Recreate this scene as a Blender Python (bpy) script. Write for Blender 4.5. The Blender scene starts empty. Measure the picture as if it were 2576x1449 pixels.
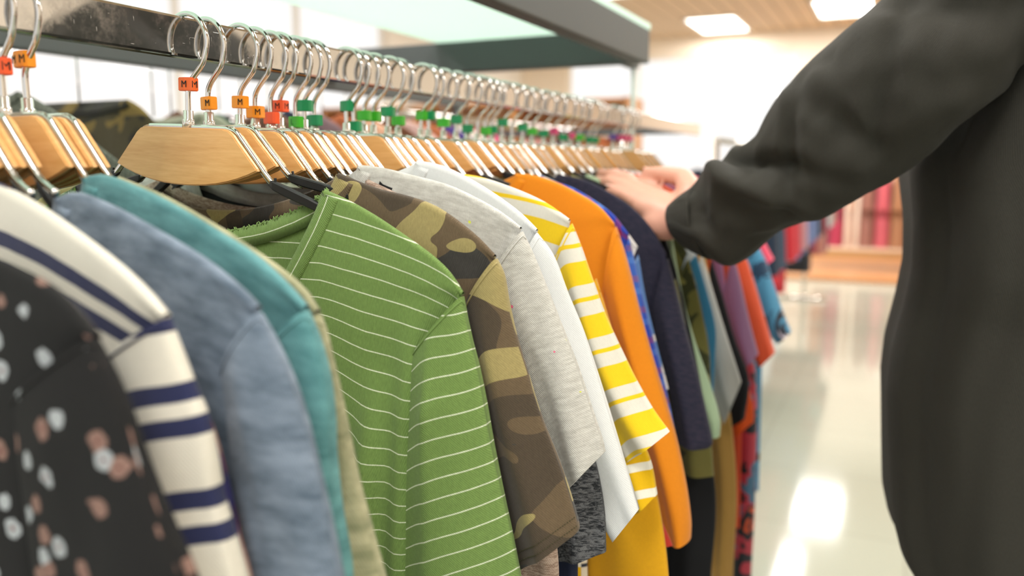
import bpy, bmesh, math, random
import numpy as np
from mathutils import Vector, Matrix, noise

# ------------------------------------------------------------------ camera, world, exposure
SC = bpy.context.scene
COL = SC.collection
CAMZ = 1.30                       # eye height over the floor
CAM = np.array([0.5, 0.0, CAMZ])  # rail of the rack runs along x = 0
FPX, VPX, VPY = 2050.0, 2262.0, 418.0
PITCH = math.atan((724.5 - VPY) / FPX)
YAW = math.atan((VPX - 1288.0) / (FPX / math.cos(PITCH)))
FW = np.array([-math.sin(YAW) * math.cos(PITCH), math.cos(YAW) * math.cos(PITCH), -math.sin(PITCH)])
RT = np.array([math.cos(YAW), math.sin(YAW), 0.0])
UP = np.cross(RT, FW)
cd = bpy.data.cameras.new('camera')
cd.sensor_width = 36.0
cd.lens = FPX / 2576.0 * 36.0
cd.clip_start = 0.02
cd.clip_end = 200
cd.dof.use_dof = True
cd.dof.focus_distance = 0.615
cd.dof.aperture_fstop = 3.4
cd.dof.aperture_blades = 7
cam = bpy.data.objects.new('camera', cd)
COL.objects.link(cam)
M = Matrix(((RT[0], UP[0], -FW[0]), (RT[1], UP[1], -FW[1]), (RT[2], UP[2], -FW[2])))
cam.matrix_world = Matrix.Translation(Vector(CAM)) @ M.to_4x4()
SC.camera = cam

W = bpy.data.worlds.new('World')
SC.world = W
W.use_nodes = True
W.node_tree.nodes['Background'].inputs[0].default_value = (1.0, 0.985, 0.965, 1)
W.node_tree.nodes['Background'].inputs[1].default_value = 1.05
SC.view_settings.view_transform = 'Standard'
SC.view_settings.look = 'None'
SC.view_settings.gamma = 1.0
SC.view_settings.exposure = 0.16


def lamp(name, loc, sx, sy, power, col=(1, 0.98, 0.95), rot=(0, 0, 0)):
    d = bpy.data.lights.new(name, 'AREA')
    d.shape = 'RECTANGLE'
    d.size, d.size_y = sx, sy
    d.energy = power
    d.color = col
    o = bpy.data.objects.new(name, d)
    o.location = loc
    o.rotation_euler = rot
    COL.objects.link(o)
    return o


# ------------------------------------------------------------------ geometry of the place
def ray(px, py):
    return FW * FPX + RT * (px - 1288.0) + UP * (724.5 - py)


def hit(px, py, n, d):
    """point on the plane n.p = d seen at that spot of the photograph"""
    r = ray(px, py)
    n = np.array(n, float)
    return CAM + r * ((d - n @ CAM) / (n @ r))


def at_y(px, py, Y):
    return hit(px, py, (0, 1, 0), Y)


def at_x(px, py, X):
    return hit(px, py, (1, 0, 0), X)


def rail_y(px):
    return float(at_x(px, 300, 0.0)[1])


def local(px, py, Y, th, X0=0.0):
    """x, z inside the vertical plane through (X0, Y) turned by th"""
    n = (math.sin(th), math.cos(th), 0)
    p = hit(px, py, n, math.cos(th) * Y + math.sin(th) * X0)
    v = p - np.array([X0, Y, CAMZ])
    return (float(v[0] * math.cos(th) - v[1] * math.sin(th)), float(v[2]))


# ------------------------------------------------------------------ object helpers
def tag(o, label=None, cat=None, group=None, kind=None):
    if label: o['label'] = label
    if cat: o['category'] = cat
    if group: o['group'] = group
    if kind: o['kind'] = kind
    return o


def empty(name, loc=(0, 0, 0), rz=0.0):
    o = bpy.data.objects.new(name, None)
    o.empty_display_size = 0.05
    o.location = loc
    o.rotation_euler = (0, 0, rz)
    COL.objects.link(o)
    return o


def mesh(name, verts, faces, mat, parent=None, uvs=None, smooth=True):
    me = bpy.data.meshes.new(name)
    me.from_pydata([tuple(map(float, v)) for v in verts], [], faces)
    if uvs is not None:
        ul = me.uv_layers.new(name='UVMap')
        li = np.empty(len(me.loops), dtype=np.int32)
        me.loops.foreach_get('vertex_index', li)
        ul.data.foreach_set('uv', np.asarray(uvs, dtype=np.float32)[li].ravel())
    if smooth:
        me.polygons.foreach_set('use_smooth', [True] * len(me.polygons))
    me.update()
    o = bpy.data.objects.new(name, me)
    COL.objects.link(o)
    if mat: me.materials.append(mat)
    if parent is not None: o.parent = parent
    return o


def bm_obj(name, bm, mat, parent=None, smooth=False):
    me = bpy.data.meshes.new(name)
    bm.to_mesh(me)
    bm.free()
    if smooth: me.polygons.foreach_set('use_smooth', [True] * len(me.polygons))
    me.materials.append(mat)
    o = bpy.data.objects.new(name, me)
    COL.objects.link(o)
    if parent is not None: o.parent = parent
    return o


def box_bm(bm, lo, hi, rot=None, bev=0.0):
    lo, hi = Vector(lo), Vector(hi)
    c, s = (lo + hi) / 2, hi - lo
    mt = Matrix.Translation(c) @ (rot.to_4x4() if rot else Matrix.Identity(4)) @ Matrix.Diagonal((s.x, s.y, s.z, 1))
    r = bmesh.ops.create_cube(bm, size=1.0, matrix=mt)
    if bev:
        es = list({e for v in r['verts'] for e in v.link_edges})
        bmesh.ops.bevel(bm, geom=es, offset=bev, segments=2, affect='EDGES', profile=0.6)


def box(name, lo, hi, mat, parent=None, bev=0.0):
    bm = bmesh.new()
    box_bm(bm, lo, hi, bev=bev)
    return bm_obj(name, bm, mat, parent)


def catmull(P, n):
    P = [np.array(p, float) for p in P]
    out = []
    Q = [2 * P[0] - P[1]] + P + [2 * P[-1] - P[-2]]
    m = len(P) - 1
    for i in range(n):
        t = i / (n - 1) * m
        k = min(int(t), m - 1)
        f = t - k
        a, b, c, d = Q[k], Q[k + 1], Q[k + 2], Q[k + 3]
        out.append(0.5 * ((2 * b) + (c - a) * f + (2 * a - 5 * b + 4 * c - d) * f * f + (3 * b - a - 3 * c + d) * f ** 3))
    return np.array(out)


def arcs(P, n):
    """resample a polyline (smoothed) evenly by length"""
    D = catmull(P, max(60, n * 3))
    s = np.concatenate([[0], np.cumsum(np.linalg.norm(np.diff(D, axis=0), axis=1))])
    q = np.linspace(0, s[-1], n)
    return np.stack([np.interp(q, s, D[:, k]) for k in range(D.shape[1])], axis=1)


def tube(P, r, seg=10, closed_ends=True):
    """verts, faces of a round bar along P; r scalar, list, or (rx, ry) list"""
    P = [Vector(p) for p in P]
    n = len(P)
    V, Fc = [], []
    t0 = (P[1] - P[0]).normalized()
    nrm = t0.orthogonal().normalized()
    for i in range(n):
        t = (P[min(i + 1, n - 1)] - P[max(i - 1, 0)]).normalized()
        nrm = (nrm - t * nrm.dot(t)).normalized()
        b = t.cross(nrm)
        rr = r[i] if isinstance(r, (list, tuple, np.ndarray)) else r
        for k in range(seg):
            a = 2 * math.pi * k / seg
            V.append(P[i] + nrm * (rr * math.cos(a)) + b * (rr * math.sin(a)))
    for i in range(n - 1):
        for k in range(seg):
            a, b_ = i * seg + k, i * seg + (k + 1) % seg
            Fc.append((a, b_, b_ + seg, a + seg))
    if closed_ends:
        Fc.append(tuple(range(seg))[::-1])
        Fc.append(tuple(range((n - 1) * seg, n * seg)))
    return V, Fc


def tube_obj(name, P, r, mat, parent=None, seg=10):
    V, Fc = tube(P, r, seg)
    return mesh(name, V, Fc, mat, parent)


# ------------------------------------------------------------------ materials
def new_mat(name):
    m = bpy.data.materials.new(name)
    m.use_nodes = True
    nt = m.node_tree
    return m, nt, nt.nodes, nt.links, nt.nodes['Principled BSDF']


def lin(c):
    if isinstance(c, str):
        c = [int(c[i:i + 2], 16) / 255 for i in (0, 2, 4)]
    return tuple((x / 12.92 if x <= 0.04045 else ((x + 0.055) / 1.055) ** 2.4) for x in c) + (1,)


def plain(name, col, rough=0.5, metal=0.0, emit=0.0, spec=0.5, coat=0.0):
    m, nt, N, L, B = new_mat(name)
    B.inputs['Base Color'].default_value = lin(col)
    B.inputs['Roughness'].default_value = rough
    B.inputs['Metallic'].default_value = metal
    B.inputs['Specular IOR Level'].default_value = spec
    B.inputs['Coat Weight'].default_value = coat
    if emit:
        B.inputs['Emission Color'].default_value = lin(col)
        B.inputs['Emission Strength'].default_value = emit
    return m


def nd(N, t, **kw):
    n = N.new(t)
    for k, v in kw.items(): setattr(n, k, v)
    return n


def math_n(N, L, op, a, b=None, c=None):
    n = N.new('ShaderNodeMath')
    n.operation = op
    for i, x in enumerate((a, b, c)):
        if x is None: continue
        if isinstance(x, (int, float)): n.inputs[i].default_value = x
        else: L.new(x, n.inputs[i])
    return n.outputs[0]


def mix_n(N, L, f, a, b):
    n = N.new('ShaderNodeMix')
    n.data_type = 'RGBA'
    for sock, x in ((n.inputs[0], f), (n.inputs[6], a), (n.inputs[7], b)):
        if isinstance(x, (int, float)): sock.default_value = x
        elif isinstance(x, tuple): sock.default_value = x
        else: L.new(x, sock)
    return n.outputs[2]


def noise_n(N, L, vec, scale, detail=2.0, rough=0.5, dist=0.0):
    n = N.new('ShaderNodeTexNoise')
    n.inputs['Scale'].default_value = scale
    n.inputs['Detail'].default_value = detail
    n.inputs['Roughness'].default_value = rough
    n.inputs['Distortion'].default_value = dist
    if vec is not None: L.new(vec, n.inputs['Vector'])
    return n.outputs['Fac']


def map_n(N, L, vec, scale=(1, 1, 1), loc=(0, 0, 0), rot=(0, 0, 0)):
    n = N.new('ShaderNodeMapping')
    n.inputs['Scale'].default_value = scale
    n.inputs['Location'].default_value = loc
    n.inputs['Rotation'].default_value = rot
    L.new(vec, n.inputs['Vector'])
    return n.outputs[0]


def ramp_n(N, L, fac, stops, interp='CONSTANT'):
    n = N.new('ShaderNodeValToRGB')
    n.color_ramp.interpolation = interp
    el = n.color_ramp.elements
    while len(el) > 1: el.remove(el[-1])
    el[0].position, el[0].color = stops[0][0], stops[0][1]
    for p, c in stops[1:]:
        e = el.new(p)
        e.color = c
    L.new(fac, n.inputs[0])
    return n.outputs[0]


def fabric(name, kind='solid', cols=('888888',), heather=0.12, hs=120.0, weave=2200.0, bump=0.35, rough=0.88, period=0.012,
           bands=None, scale=1.0, off=0.0, sheen=0.15, contrast=None):
    """cloth with its pattern laid out in metres on the UV map"""
    m, nt, N, L, B = new_mat(name)
    uv = N.new('ShaderNodeUVMap').outputs[0]
    cs = [lin(c) for c in cols]
    sep = N.new('ShaderNodeSeparateXYZ')
    L.new(uv, sep.inputs[0])
    if kind == 'solid':
        base = mix_n(N, L, 0.0, cs[0], cs[0])
    elif kind == 'heather':
        f = noise_n(N, L, map_n(N, L, uv, (hs, hs * 3.2, 1)), 1.0, 5.0, 0.65)
        f = ramp_n(N, L, f, [(0.36, (0, 0, 0, 1)), (0.64, (1, 1, 1, 1))], 'LINEAR')
        base = mix_n(N, L, f, cs[0], cs[1])
    elif kind == 'knit':
        f = noise_n(N, L, map_n(N, L, uv, (130, 420, 1)), 1.0, 3.0, 0.7, 1.5)
        f = ramp_n(N, L, f, [(0.44, (0, 0, 0, 1)), (0.56, (1, 1, 1, 1))], 'LINEAR')
        base = mix_n(N, L, f, cs[0], cs[1])
    elif kind == 'stripes':
        w = noise_n(N, L, map_n(N, L, uv, (26, 9, 1)), 1.0, 2.0)
        w = math_n(N, L, 'MULTIPLY', math_n(N, L, 'SUBTRACT', w, 0.5), 0.0022)
        v = math_n(N, L, 'ADD', math_n(N, L, 'ADD', sep.outputs[1], w), 5 * period + off)
        f = math_n(N, L, 'FRACT', math_n(N, L, 'DIVIDE', v, period))
        base = ramp_n(N, L, f, [(p, cs[i]) for p, i in bands])
    elif kind == 'plaid':
        fx = math_n(N, L, 'FRACT', math_n(N, L, 'DIVIDE', math_n(N, L, 'ADD', sep.outputs[0], 2.0), period))
        fy = math_n(N, L, 'FRACT', math_n(N, L, 'DIVIDE', math_n(N, L, 'ADD', sep.outputs[1], 2.0 + off), period))
        a = ramp_n(N, L, fx, [(p, cs[i]) for p, i in bands])
        b = ramp_n(N, L, fy, [(p, cs[i]) for p, i in bands])
        base = mix_n(N, L, 0.5, a, b)
    elif kind == 'camo':
        mp = map_n(N, L, uv, (9.5 * scale, 15 * scale, 1), (off, off * 1.7, off), (0, 0, 0.25))
        f1 = noise_n(N, L, mp, 1.25, 0.4, 0.4, 0.8)
        mp2 = map_n(N, L, uv, (10 * scale, 16 * scale, 1), (off + 7.3, 3.1, 4.4), (0, 0, -0.2))
        f2 = noise_n(N, L, mp2, 1.2, 0.4, 0.4, 0.9)
        mp3 = map_n(N, L, uv, (9 * scale, 13 * scale, 1), (off + 1.3, 9.1, 1.4), (0, 0, 0.1))
        f3 = noise_n(N, L, mp3, 1.2, 0.4, 0.4, 0.9)
        base = mix_n(N, L, math_n(N, L, 'GREATER_THAN', f2, 0.56), cs[0], cs[1])
        base = mix_n(N, L, math_n(N, L, 'GREATER_THAN', f3, 0.63), base, cs[2])
        base = mix_n(N, L, math_n(N, L, 'GREATER_THAN', f1, 0.535), base, cs[3])
    elif kind == 'floral':
        wob = N.new('ShaderNodeVectorMath')
        wob.operation = 'ADD'
        nz = N.new('ShaderNodeTexNoise')
        nz.inputs['Scale'].default_value = 240
        nz.inputs['Detail'].default_value = 3
        L.new(uv, nz.inputs['Vector'])
        sc_ = N.new('ShaderNodeVectorMath')
        sc_.operation = 'SCALE'
        sc_.inputs['Scale'].default_value = 0.0035
        L.new(nz.outputs['Color'], sc_.inputs[0])
        L.new(uv, wob.inputs[0])
        L.new(sc_.outputs[0], wob.inputs[1])
        vo = N.new('ShaderNodeTexVoronoi')
        vo.inputs['Scale'].default_value = 62 * scale
        L.new(wob.outputs[0], vo.inputs['Vector'])
        sp = N.new('ShaderNodeSeparateColor')
        L.new(vo.outputs['Color'], sp.inputs[0])
        on = math_n(N, L, 'GREATER_THAN', sp.outputs[0], 0.22)
        pet = math_n(N, L, 'MULTIPLY', math_n(N, L, 'LESS_THAN', vo.outputs['Distance'], 0.33), on)
        ctr = math_n(N, L, 'LESS_THAN', vo.outputs['Distance'], 0.10)
        flc = mix_n(N, L, math_n(N, L, 'GREATER_THAN', sp.outputs[1], 0.5), cs[1], cs[2])
        flc = mix_n(N, L, ctr, flc, cs[3])
        base = mix_n(N, L, pet, cs[0], flc)
    elif kind == 'specks':
        f = noise_n(N, L, map_n(N, L, uv, (90, 300, 1)), 1.0, 5.0, 0.65)
        f = ramp_n(N, L, f, [(0.35, (0, 0, 0, 1)), (0.65, (1, 1, 1, 1))], 'LINEAR')
        base = mix_n(N, L, f, cs[0], cs[1])
        vo = N.new('ShaderNodeTexVoronoi')
        vo.inputs['Scale'].default_value = 85
        L.new(uv, vo.inputs['Vector'])
        sp = N.new('ShaderNodeSeparateColor')
        L.new(vo.outputs['Color'], sp.inputs[0])
        pet = math_n(N, L, 'MULTIPLY', math_n(N, L, 'LESS_THAN', vo.outputs['Distance'], 0.11),
                     math_n(N, L, 'GREATER_THAN', sp.outputs[0], 0.72))
        flc = mix_n(N, L, math_n(N, L, 'GREATER_THAN', sp.outputs[1], 0.5), cs[2], cs[3])
        base = mix_n(N, L, pet, base, flc)
    elif kind == 'patches':
        mp = map_n(N, L, uv, (1, 0.8, 1), (off, off, off))
        f = noise_n(N, L, mp, 16 * scale, 2.5, 0.55, 1.2)
        k = len(cs)
        base = ramp_n(N, L, f, [(0.0 if i == 0 else 0.30 + 0.42 * i / k, cs[i]) for i in range(k)])
    # yarn irregularity
    fn = noise_n(N, L, map_n(N, L, uv, (900, 260, 1)), 1.0, 3.0, 0.7)
    fn = ramp_n(N, L, fn, [(0.25, (1 - heather,) * 3 + (1,)), (0.75, (1 + heather * 0.6,) * 3 + (1,))], 'LINEAR')
    mul = N.new('ShaderNodeMix')
    mul.data_type = 'RGBA'
    mul.blend_type = 'MULTIPLY'
    mul.inputs[0].default_value = 1.0
    L.new(base, mul.inputs[6])
    L.new(fn, mul.inputs[7])
    L.new(mul.outputs[2], B.inputs['Base Color'])
    B.inputs['Roughness'].default_value = rough
    B.inputs['Specular IOR Level'].default_value = 0.25
    B.inputs['Sheen Weight'].default_value = sheen
    B.inputs['Sheen Roughness'].default_value = 0.5
    # knit ribs + lint
    wv = math_n(N, L, 'SINE', math_n(N, L, 'MULTIPLY', math_n(N, L, 'ADD', sep.outputs[0], math_n(N, L, 'MULTIPLY', sep.outputs[1], 0.35)), weave * 2.2))
    h = math_n(N, L, 'ADD', math_n(N, L, 'MULTIPLY', wv, 0.35), noise_n(N, L, uv, 1500.0, 2.0))
    b1 = N.new('ShaderNodeBump')
    b1.inputs['Strength'].default_value = bump
    b1.inputs['Distance'].default_value = 0.0006
    L.new(h, b1.inputs['Height'])
    b2 = N.new('ShaderNodeBump')
    b2.inputs['Strength'].default_value = 0.35
    b2.inputs['Distance'].default_value = 0.004
    L.new(noise_n(N, L, map_n(N, L, uv, (34, 16, 1)), 1.0, 2.0, 0.5), b2.inputs['Height'])
    L.new(b1.outputs[0], b2.inputs['Normal'])
    L.new(b2.outputs[0], B.inputs['Normal'])
    return m


MAT = {}
MAT['chrome'] = plain('chrome', 'd2d0cc', 0.10, 1.0)


def rail_mat():
    m, nt, N, L, B = new_mat('scratched_chrome')
    tc = N.new('ShaderNodeTexCoord').outputs['Object']
    B.inputs['Base Color'].default_value = lin('c9c8c6')
    B.inputs['Metallic'].default_value = 1.0
    f = noise_n(N, L, map_n(N, L, tc, (1, 22, 22)), 1.5, 6, 0.7)
    r = ramp_n(N, L, f, [(0.45, (0.05,) * 3 + (1,)), (0.8, (0.28,) * 3 + (1,))], 'LINEAR')
    sc = noise_n(N, L, map_n(N, L, tc, (1, 900, 60), rot=(0.5, 0, 0)), 1.0, 2, 0.6)
    s2 = noise_n(N, L, map_n(N, L, tc, (1, 70, 800), rot=(0.3, 0, 0)), 1.0, 2, 0.6)
    sm = math_n(N, L, 'GREATER_THAN', math_n(N, L, 'MAXIMUM', sc, s2), 0.735)
    L.new(mix_n(N, L, sm, r, (0.6, 0.6, 0.6, 1)), B.inputs['Roughness'])
    bp = N.new('ShaderNodeBump')
    bp.inputs['Strength'].default_value = 0.25
    bp.inputs['Distance'].default_value = 0.0004
    L.new(sm, bp.inputs['Height'])
    L.new(bp.outputs[0], B.inputs['Normal'])
    return m


MAT['rail'] = rail_mat()
MAT['black_plastic'] = plain('black_plastic', '1d1e20', 0.42)
MAT['frame'] = plain('grey_powder_coat', '4b5150', 0.55)
MAT['ferrule'] = plain('clear_ferrule', 'd9d6cf', 0.15, 0.6)


def wood(name, a, b, sx=1.0, seed=0.0, rough=0.38):
    m, nt, N, L, B = new_mat(name)
    tc = N.new('ShaderNodeTexCoord').outputs['Object']
    mp = map_n(N, L, tc, (5 * sx, 30 * sx, 60 * sx), (seed, seed, seed))
    f = noise_n(N, L, mp, 1.6, 5, 0.6, 0.6)
    mp2 = map_n(N, L, tc, (60 * sx, 100 * sx, 520 * sx))
    g = noise_n(N, L, mp2, 1.0, 2, 0.6)
    f = math_n(N, L, 'ADD', math_n(N, L, 'MULTIPLY', f, 0.7), math_n(N, L, 'MULTIPLY', g, 0.3))
    L.new(ramp_n(N, L, f, [(0.32, lin(a)), (0.62, lin(b))], 'LINEAR'), B.inputs['Base Color'])
    B.inputs['Roughness'].default_value = rough
    B.inputs['Coat Weight'].default_value = 0.25
    B.inputs['Coat Roughness'].default_value = 0.3
    return m


MAT['beech'] = wood('beech', 'cd9654', 'e3b476')
MAT['shop_wood'] = wood('shop_wood', 'a06a3c', 'c48a54', 0.1)


# ================================================================== THE ROOM
def tile_floor():
    m, nt, N, L, B = new_mat('polished_tiles')
    tc = N.new('ShaderNodeTexCoord').outputs['Object']
    br = N.new('ShaderNodeTexBrick')
    br.offset = 0.0
    br.inputs['Color1'].default_value = lin('a2a799')
    br.inputs['Color2'].default_value = lin('a6ab9d')
    br.inputs['Mortar'].default_value = lin('929689')
    br.inputs['Scale'].default_value = 1.0
    br.inputs['Mortar Size'].default_value = 0.003
    br.inputs['Brick Width'].default_value = 0.6
    br.inputs['Row Height'].default_value = 0.6
    L.new(tc, br.inputs['Vector'])
    L.new(br.outputs['Color'], B.inputs['Base Color'])
    B.inputs['Roughness'].default_value = 0.09
    B.inputs['Specular IOR Level'].default_value = 0.42
    return m


MAT['floor'] = tile_floor()
XL, XR, YF, YB, ZC = -5.2, 4.2, -2.5, 12.5, 3.22


def plaster(name, col, rough=0.8):
    m, nt, N, L, B = new_mat(name)
    tc = N.new('ShaderNodeTexCoord').outputs['Object']
    f = noise_n(N, L, tc, 3.0, 4)
    c = lin(col)
    L.new(ramp_n(N, L, f, [(0.3, tuple(x * 0.95 for x in c[:3]) + (1,)), (0.7, c)], 'LINEAR'), B.inputs['Base Color'])
    B.inputs['Roughness'].default_value = rough
    return m


MAT['wall'] = plaster('cream_wall', 'f3e6d4')
MAT['white_wall'] = plaster('white_wall', 'f6f3ec')


def ceiling_mat():
    m, nt, N, L, B = new_mat('slatted_ceiling')
    tc = N.new('ShaderNodeTexCoord').outputs['Object']
    sp = N.new('ShaderNodeSeparateXYZ')
    L.new(tc, sp.inputs[0])
    f = math_n(N, L, 'FRACT', math_n(N, L, 'DIVIDE', math_n(N, L, 'ADD', sp.outputs[0], 20), 0.2))
    L.new(ramp_n(N, L, f, [(0.0, lin('8a6f52')), (0.1, lin('d2b795'))]), B.inputs['Base Color'])
    B.inputs['Roughness'].default_value = 0.7
    return m


MAT['ceiling'] = ceiling_mat()


def slab(name, lo, hi, mat, n=None):
    return tag(box(name, lo, hi, mat), kind='structure')


slab('floor', (XL, YF, -0.1), (XR, YB, 0.0), MAT['floor'])
slab('ceiling', (XL, YF, ZC), (XR, YB, ZC + 0.1), MAT['ceiling'])
slab('wall_right', (XR, YF, 0), (XR + 0.15, YB, ZC), MAT['wall'])
# left wall with a wide shop window, back wall with a second one
def wall_with_window(name, axis, pos, a0, a1, w0, w1, z0, z1, mat):
    bm = bmesh.new()
    def bx(p0, p1, q0, q1):
        if axis == 'x': box_bm(bm, (pos, p0, q0), (pos + 0.15, p1, q1))
        else: box_bm(bm, (p0, pos, q0), (p1, pos + 0.15, q1))
    bx(a0, w0, 0, ZC); bx(w1, a1, 0, ZC); bx(w0, w1, 0, z0); bx(w0, w1, z1, ZC)
    return tag(bm_obj(name, bm, mat), kind='structure')


wall_with_window('wall_left', 'x', XL - 0.15, YF, YB, 2.2, 8.6, 0.9, 3.05, MAT['white_wall'])
wall_with_window('wall_back', 'y', YB, XL, XR, -4.4, -0.9, 0.75, 2.95, MAT['wall'])
MAT['window_frame'] = plain('window_frame', 'efe9df', 0.5)


def glass_mat():
    m, nt, N, L, B = new_mat('window_glass')
    out = N['Material Output']
    tr = N.new('ShaderNodeBsdfTransparent')
    gl = N.new('ShaderNodeBsdfGlossy')
    gl.inputs['Roughness'].default_value = 0.02
    mx = N.new('ShaderNodeMixShader')
    mx.inputs[0].default_value = 0.06
    L.new(tr.outputs[0], mx.inputs[1])
    L.new(gl.outputs[0], mx.inputs[2])
    L.new(mx.outputs[0], out.inputs[0])
    return m


MAT['glass'] = glass_mat()


def window(name, axis, pos, a0, a1, z0, z1, nmul):
    e = tag(empty(name, (pos, (a0 + a1) / 2, z0) if axis == 'x' else ((a0 + a1) / 2, pos, z0)), kind='structure')
    o = np.array(e.location)
    bm = bmesh.new()
    def bx(p0, p1, q0, q1, t0, t1):
        if axis == 'x': lo, hi = np.array((pos + t0, p0, q0)), np.array((pos + t1, p1, q1))
        else: lo, hi = np.array((p0, pos + t0, q0)), np.array((p1, pos + t1, q1))
        return lo - o, hi - o
    w = 0.05
    for args in [(a0, a1, z0, z0 + w), (a0, a1, z1 - w, z1), (a0, a0 + w, z0 + w, z1 - w), (a1 - w, a1, z0 + w, z1 - w)]:
        box_bm(bm, *bx(*args, 0.04, 0.11))
    for i in range(1, nmul):
        a = a0 + (a1 - a0) * i / nmul
        box_bm(bm, *bx(a - 0.02, a + 0.02, z0 + w, z1 - w, 0.045, 0.105))
    bm_obj('window_frame', bm, MAT['window_frame'], e)
    bm = bmesh.new()
    box_bm(bm, *bx(a0 + w, a1 - w, z0 + w, z1 - w, 0.07, 0.076))
    bm_obj('window_pane', bm, MAT['glass'], e)


window('window_1', 'x', XL - 0.15, 2.2, 8.6, 0.9, 3.05, 4)
window('window_2', 'y', YB, -4.4, -0.9, 0.75, 2.95, 3)
MAT['skirting'] = plain('skirting', 'c9a878', 0.4)
slab('baseboard_back', (XL, YB - 0.02, 0), (XR, YB, 0.12), MAT['skirting'])
slab('baseboard_right', (XR - 0.02, YF, 0), (XR, YB - 0.02, 0.12), MAT['skirting'])

# recessed ceiling lamps, plus an unseen one added over the shelf
MAT['diffuser'] = plain('lamp_diffuser', 'fffdf8', 0.4, emit=5.0)
MAT['lamp_frame'] = plain('lamp_frame', 'eceae4', 0.4)
LP = [(0.4, -0.8), (2.6, -0.8), (-2.4, -0.8), (0.75, 2.4), (2.9, 2.4), (-2.3, 2.4), (0.0, 5.6), (2.4, 5.6), (-2.6, 5.6),
      (-0.53, 9.0), (2.2, 8.6), (-2.6, 8.6), (-0.22, 11.0), (-1.85, 11.6), (1.9, 11.2), (-0.7, 0.9)]  # last entry: added lamp that brightens the shelf panel from above
for i, (x, y) in enumerate(LP):
    e = tag(empty('ceiling_lamp', (x, y, ZC)), {(-0.22, 11.0): 'white ceiling lamp panel just above the raised dark sleeve', (-1.85, 11.6): 'white ceiling lamp panel left of the one above the raised sleeve'}.get(
        (x, y), 'rectangular lamp panel in the slatted ceiling outside the photographed part'), 'ceiling lamp', 'ceiling lamp panels')
    bm = bmesh.new()
    hx, hy = 0.34, 0.62
    for lo, hi in (((-hx, -hy, -0.03), (-hx + 0.03, hy, 0)), ((hx - 0.03, -hy, -0.03), (hx, hy, 0)),
                   ((-hx, -hy, -0.03), (hx, -hy + 0.03, 0)), ((-hx, hy - 0.03, -0.03), (hx, hy, 0))):
        box_bm(bm, lo, hi)
    bm_obj('lamp_frame', bm, MAT['lamp_frame'], e)
    box('diffuser', (-hx + 0.03, -hy + 0.03, -0.02), (hx - 0.03, hy - 0.03, -0.002), MAT['diffuser'], e)
    l = lamp('lamp_light', (x, y, ZC - 0.04), 0.6, 1.2, 33 if y < 8 else 42)

# ================================================================== THE RACK
rack = tag(empty('clothes_rack', (0, 1.0, 0)), 'long chrome-railed clothes rack with grey frame and pale overhead shelf', 'clothes rack')
RZ0, RZ1 = CAMZ + 0.0815, CAMZ + 0.1115
RY0, RY1 = -0.35, 2.25
def rk(o):
    o.parent = rack
    o.location = (0, -1.0, 0)
    return o
rk(box('rail', (-0.006, RY0, RZ0), (0.006, RY1, RZ1), MAT['rail'], bev=0.002))
# overhead shelf: frame beams + pale panel
XR0 = -0.72       # rear bar of the frame
zb0, zb1 = CAMZ + 0.198, CAMZ + 0.262
xo = 0.045
rk(box('front_beam', (xo - 0.03, RY0, zb0), (xo, 1.60, zb1), MAT['frame'], bev=0.003))
rk(box('end_beam', (XR0, 1.57, zb0), (xo - 0.0302, 1.60, zb1), MAT['frame'], bev=0.003))
MAT['shelf'] = plain('pale_shelf', 'e4f4ee', 0.35, spec=0.5)
_m = MAT['shelf'].node_tree
_t = _m.nodes.new('ShaderNodeBsdfTranslucent')
_t.inputs[0].default_value = lin('e4f6ee')
_x = _m.nodes.new('ShaderNodeMixShader')
_x.inputs[0].default_value = 0.6
_m.links.new(_m.nodes['Principled BSDF'].outputs[0], _x.inputs[1])
_m.links.new(_t.outputs[0], _x.inputs[2])
_m.links.new(_x.outputs[0], _m.nodes['Material Output'].inputs[0])
MAT['shelf_edge'] = plain('shelf_edge', 'bfe0d2', 0.2)
rk(box('shelf_panel', (-0.42, RY0, zb1 + 0.0002), (xo, 1.605, zb1 + 0.012), MAT['shelf'], bev=0.002))
rk(tube_obj('post', [(-0.005, 1.66, 0.0), (-0.005, 1.66, zb1 - 0.01)], 0.0045, plain('pale_post', 'a4b5a8', 0.4), seg=14))
rk(box('post_bracket', (-0.014, 1.6, zb0), (0.004, 1.668, zb0 + 0.03), MAT['frame']))
# rear bar of the frame
a = at_x(454, 176, XR0 + 0.0125)
zr = float(a[2])
rk(box('rear_bar', (XR0 - 0.0125, RY0, zr), (XR0 + 0.0125, 2.25, zr + 0.065), MAT['frame'], bev=0.003))
rk(tube_obj('rear_post', [(XR0, 2.2, 0.0), (XR0, 2.2, zr + 0.02)], 0.012, MAT['frame'], seg=12))
rk(box('crossbar', (XR0 + 0.02, 2.20, RZ0 + 0.004), (-0.0062, 2.22, RZ0 + 0.022), MAT['frame']))

# ------------------------------------------------------------------ hangers
MK = {'orange': plain('marker_orange', 'f26a21', 0.4), 'amber': plain('marker_amber', 'f79a14', 0.4),
      'coral': plain('marker_coral', 'f45f2c', 0.4), 'lime': plain('marker_lime', '3fb52a', 0.4),
      'green': plain('marker_green', '0e9158', 0.4), 'purple': plain('marker_purple', '5b3a97', 0.4), 'pink': plain('marker_pink', 'd8487c', 0.4)}
MAT['ink'] = plain('ink', '141210', 0.6)
MAT['mark_ink'] = plain('faint_ink', '1e6a24', 0.6)

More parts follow.
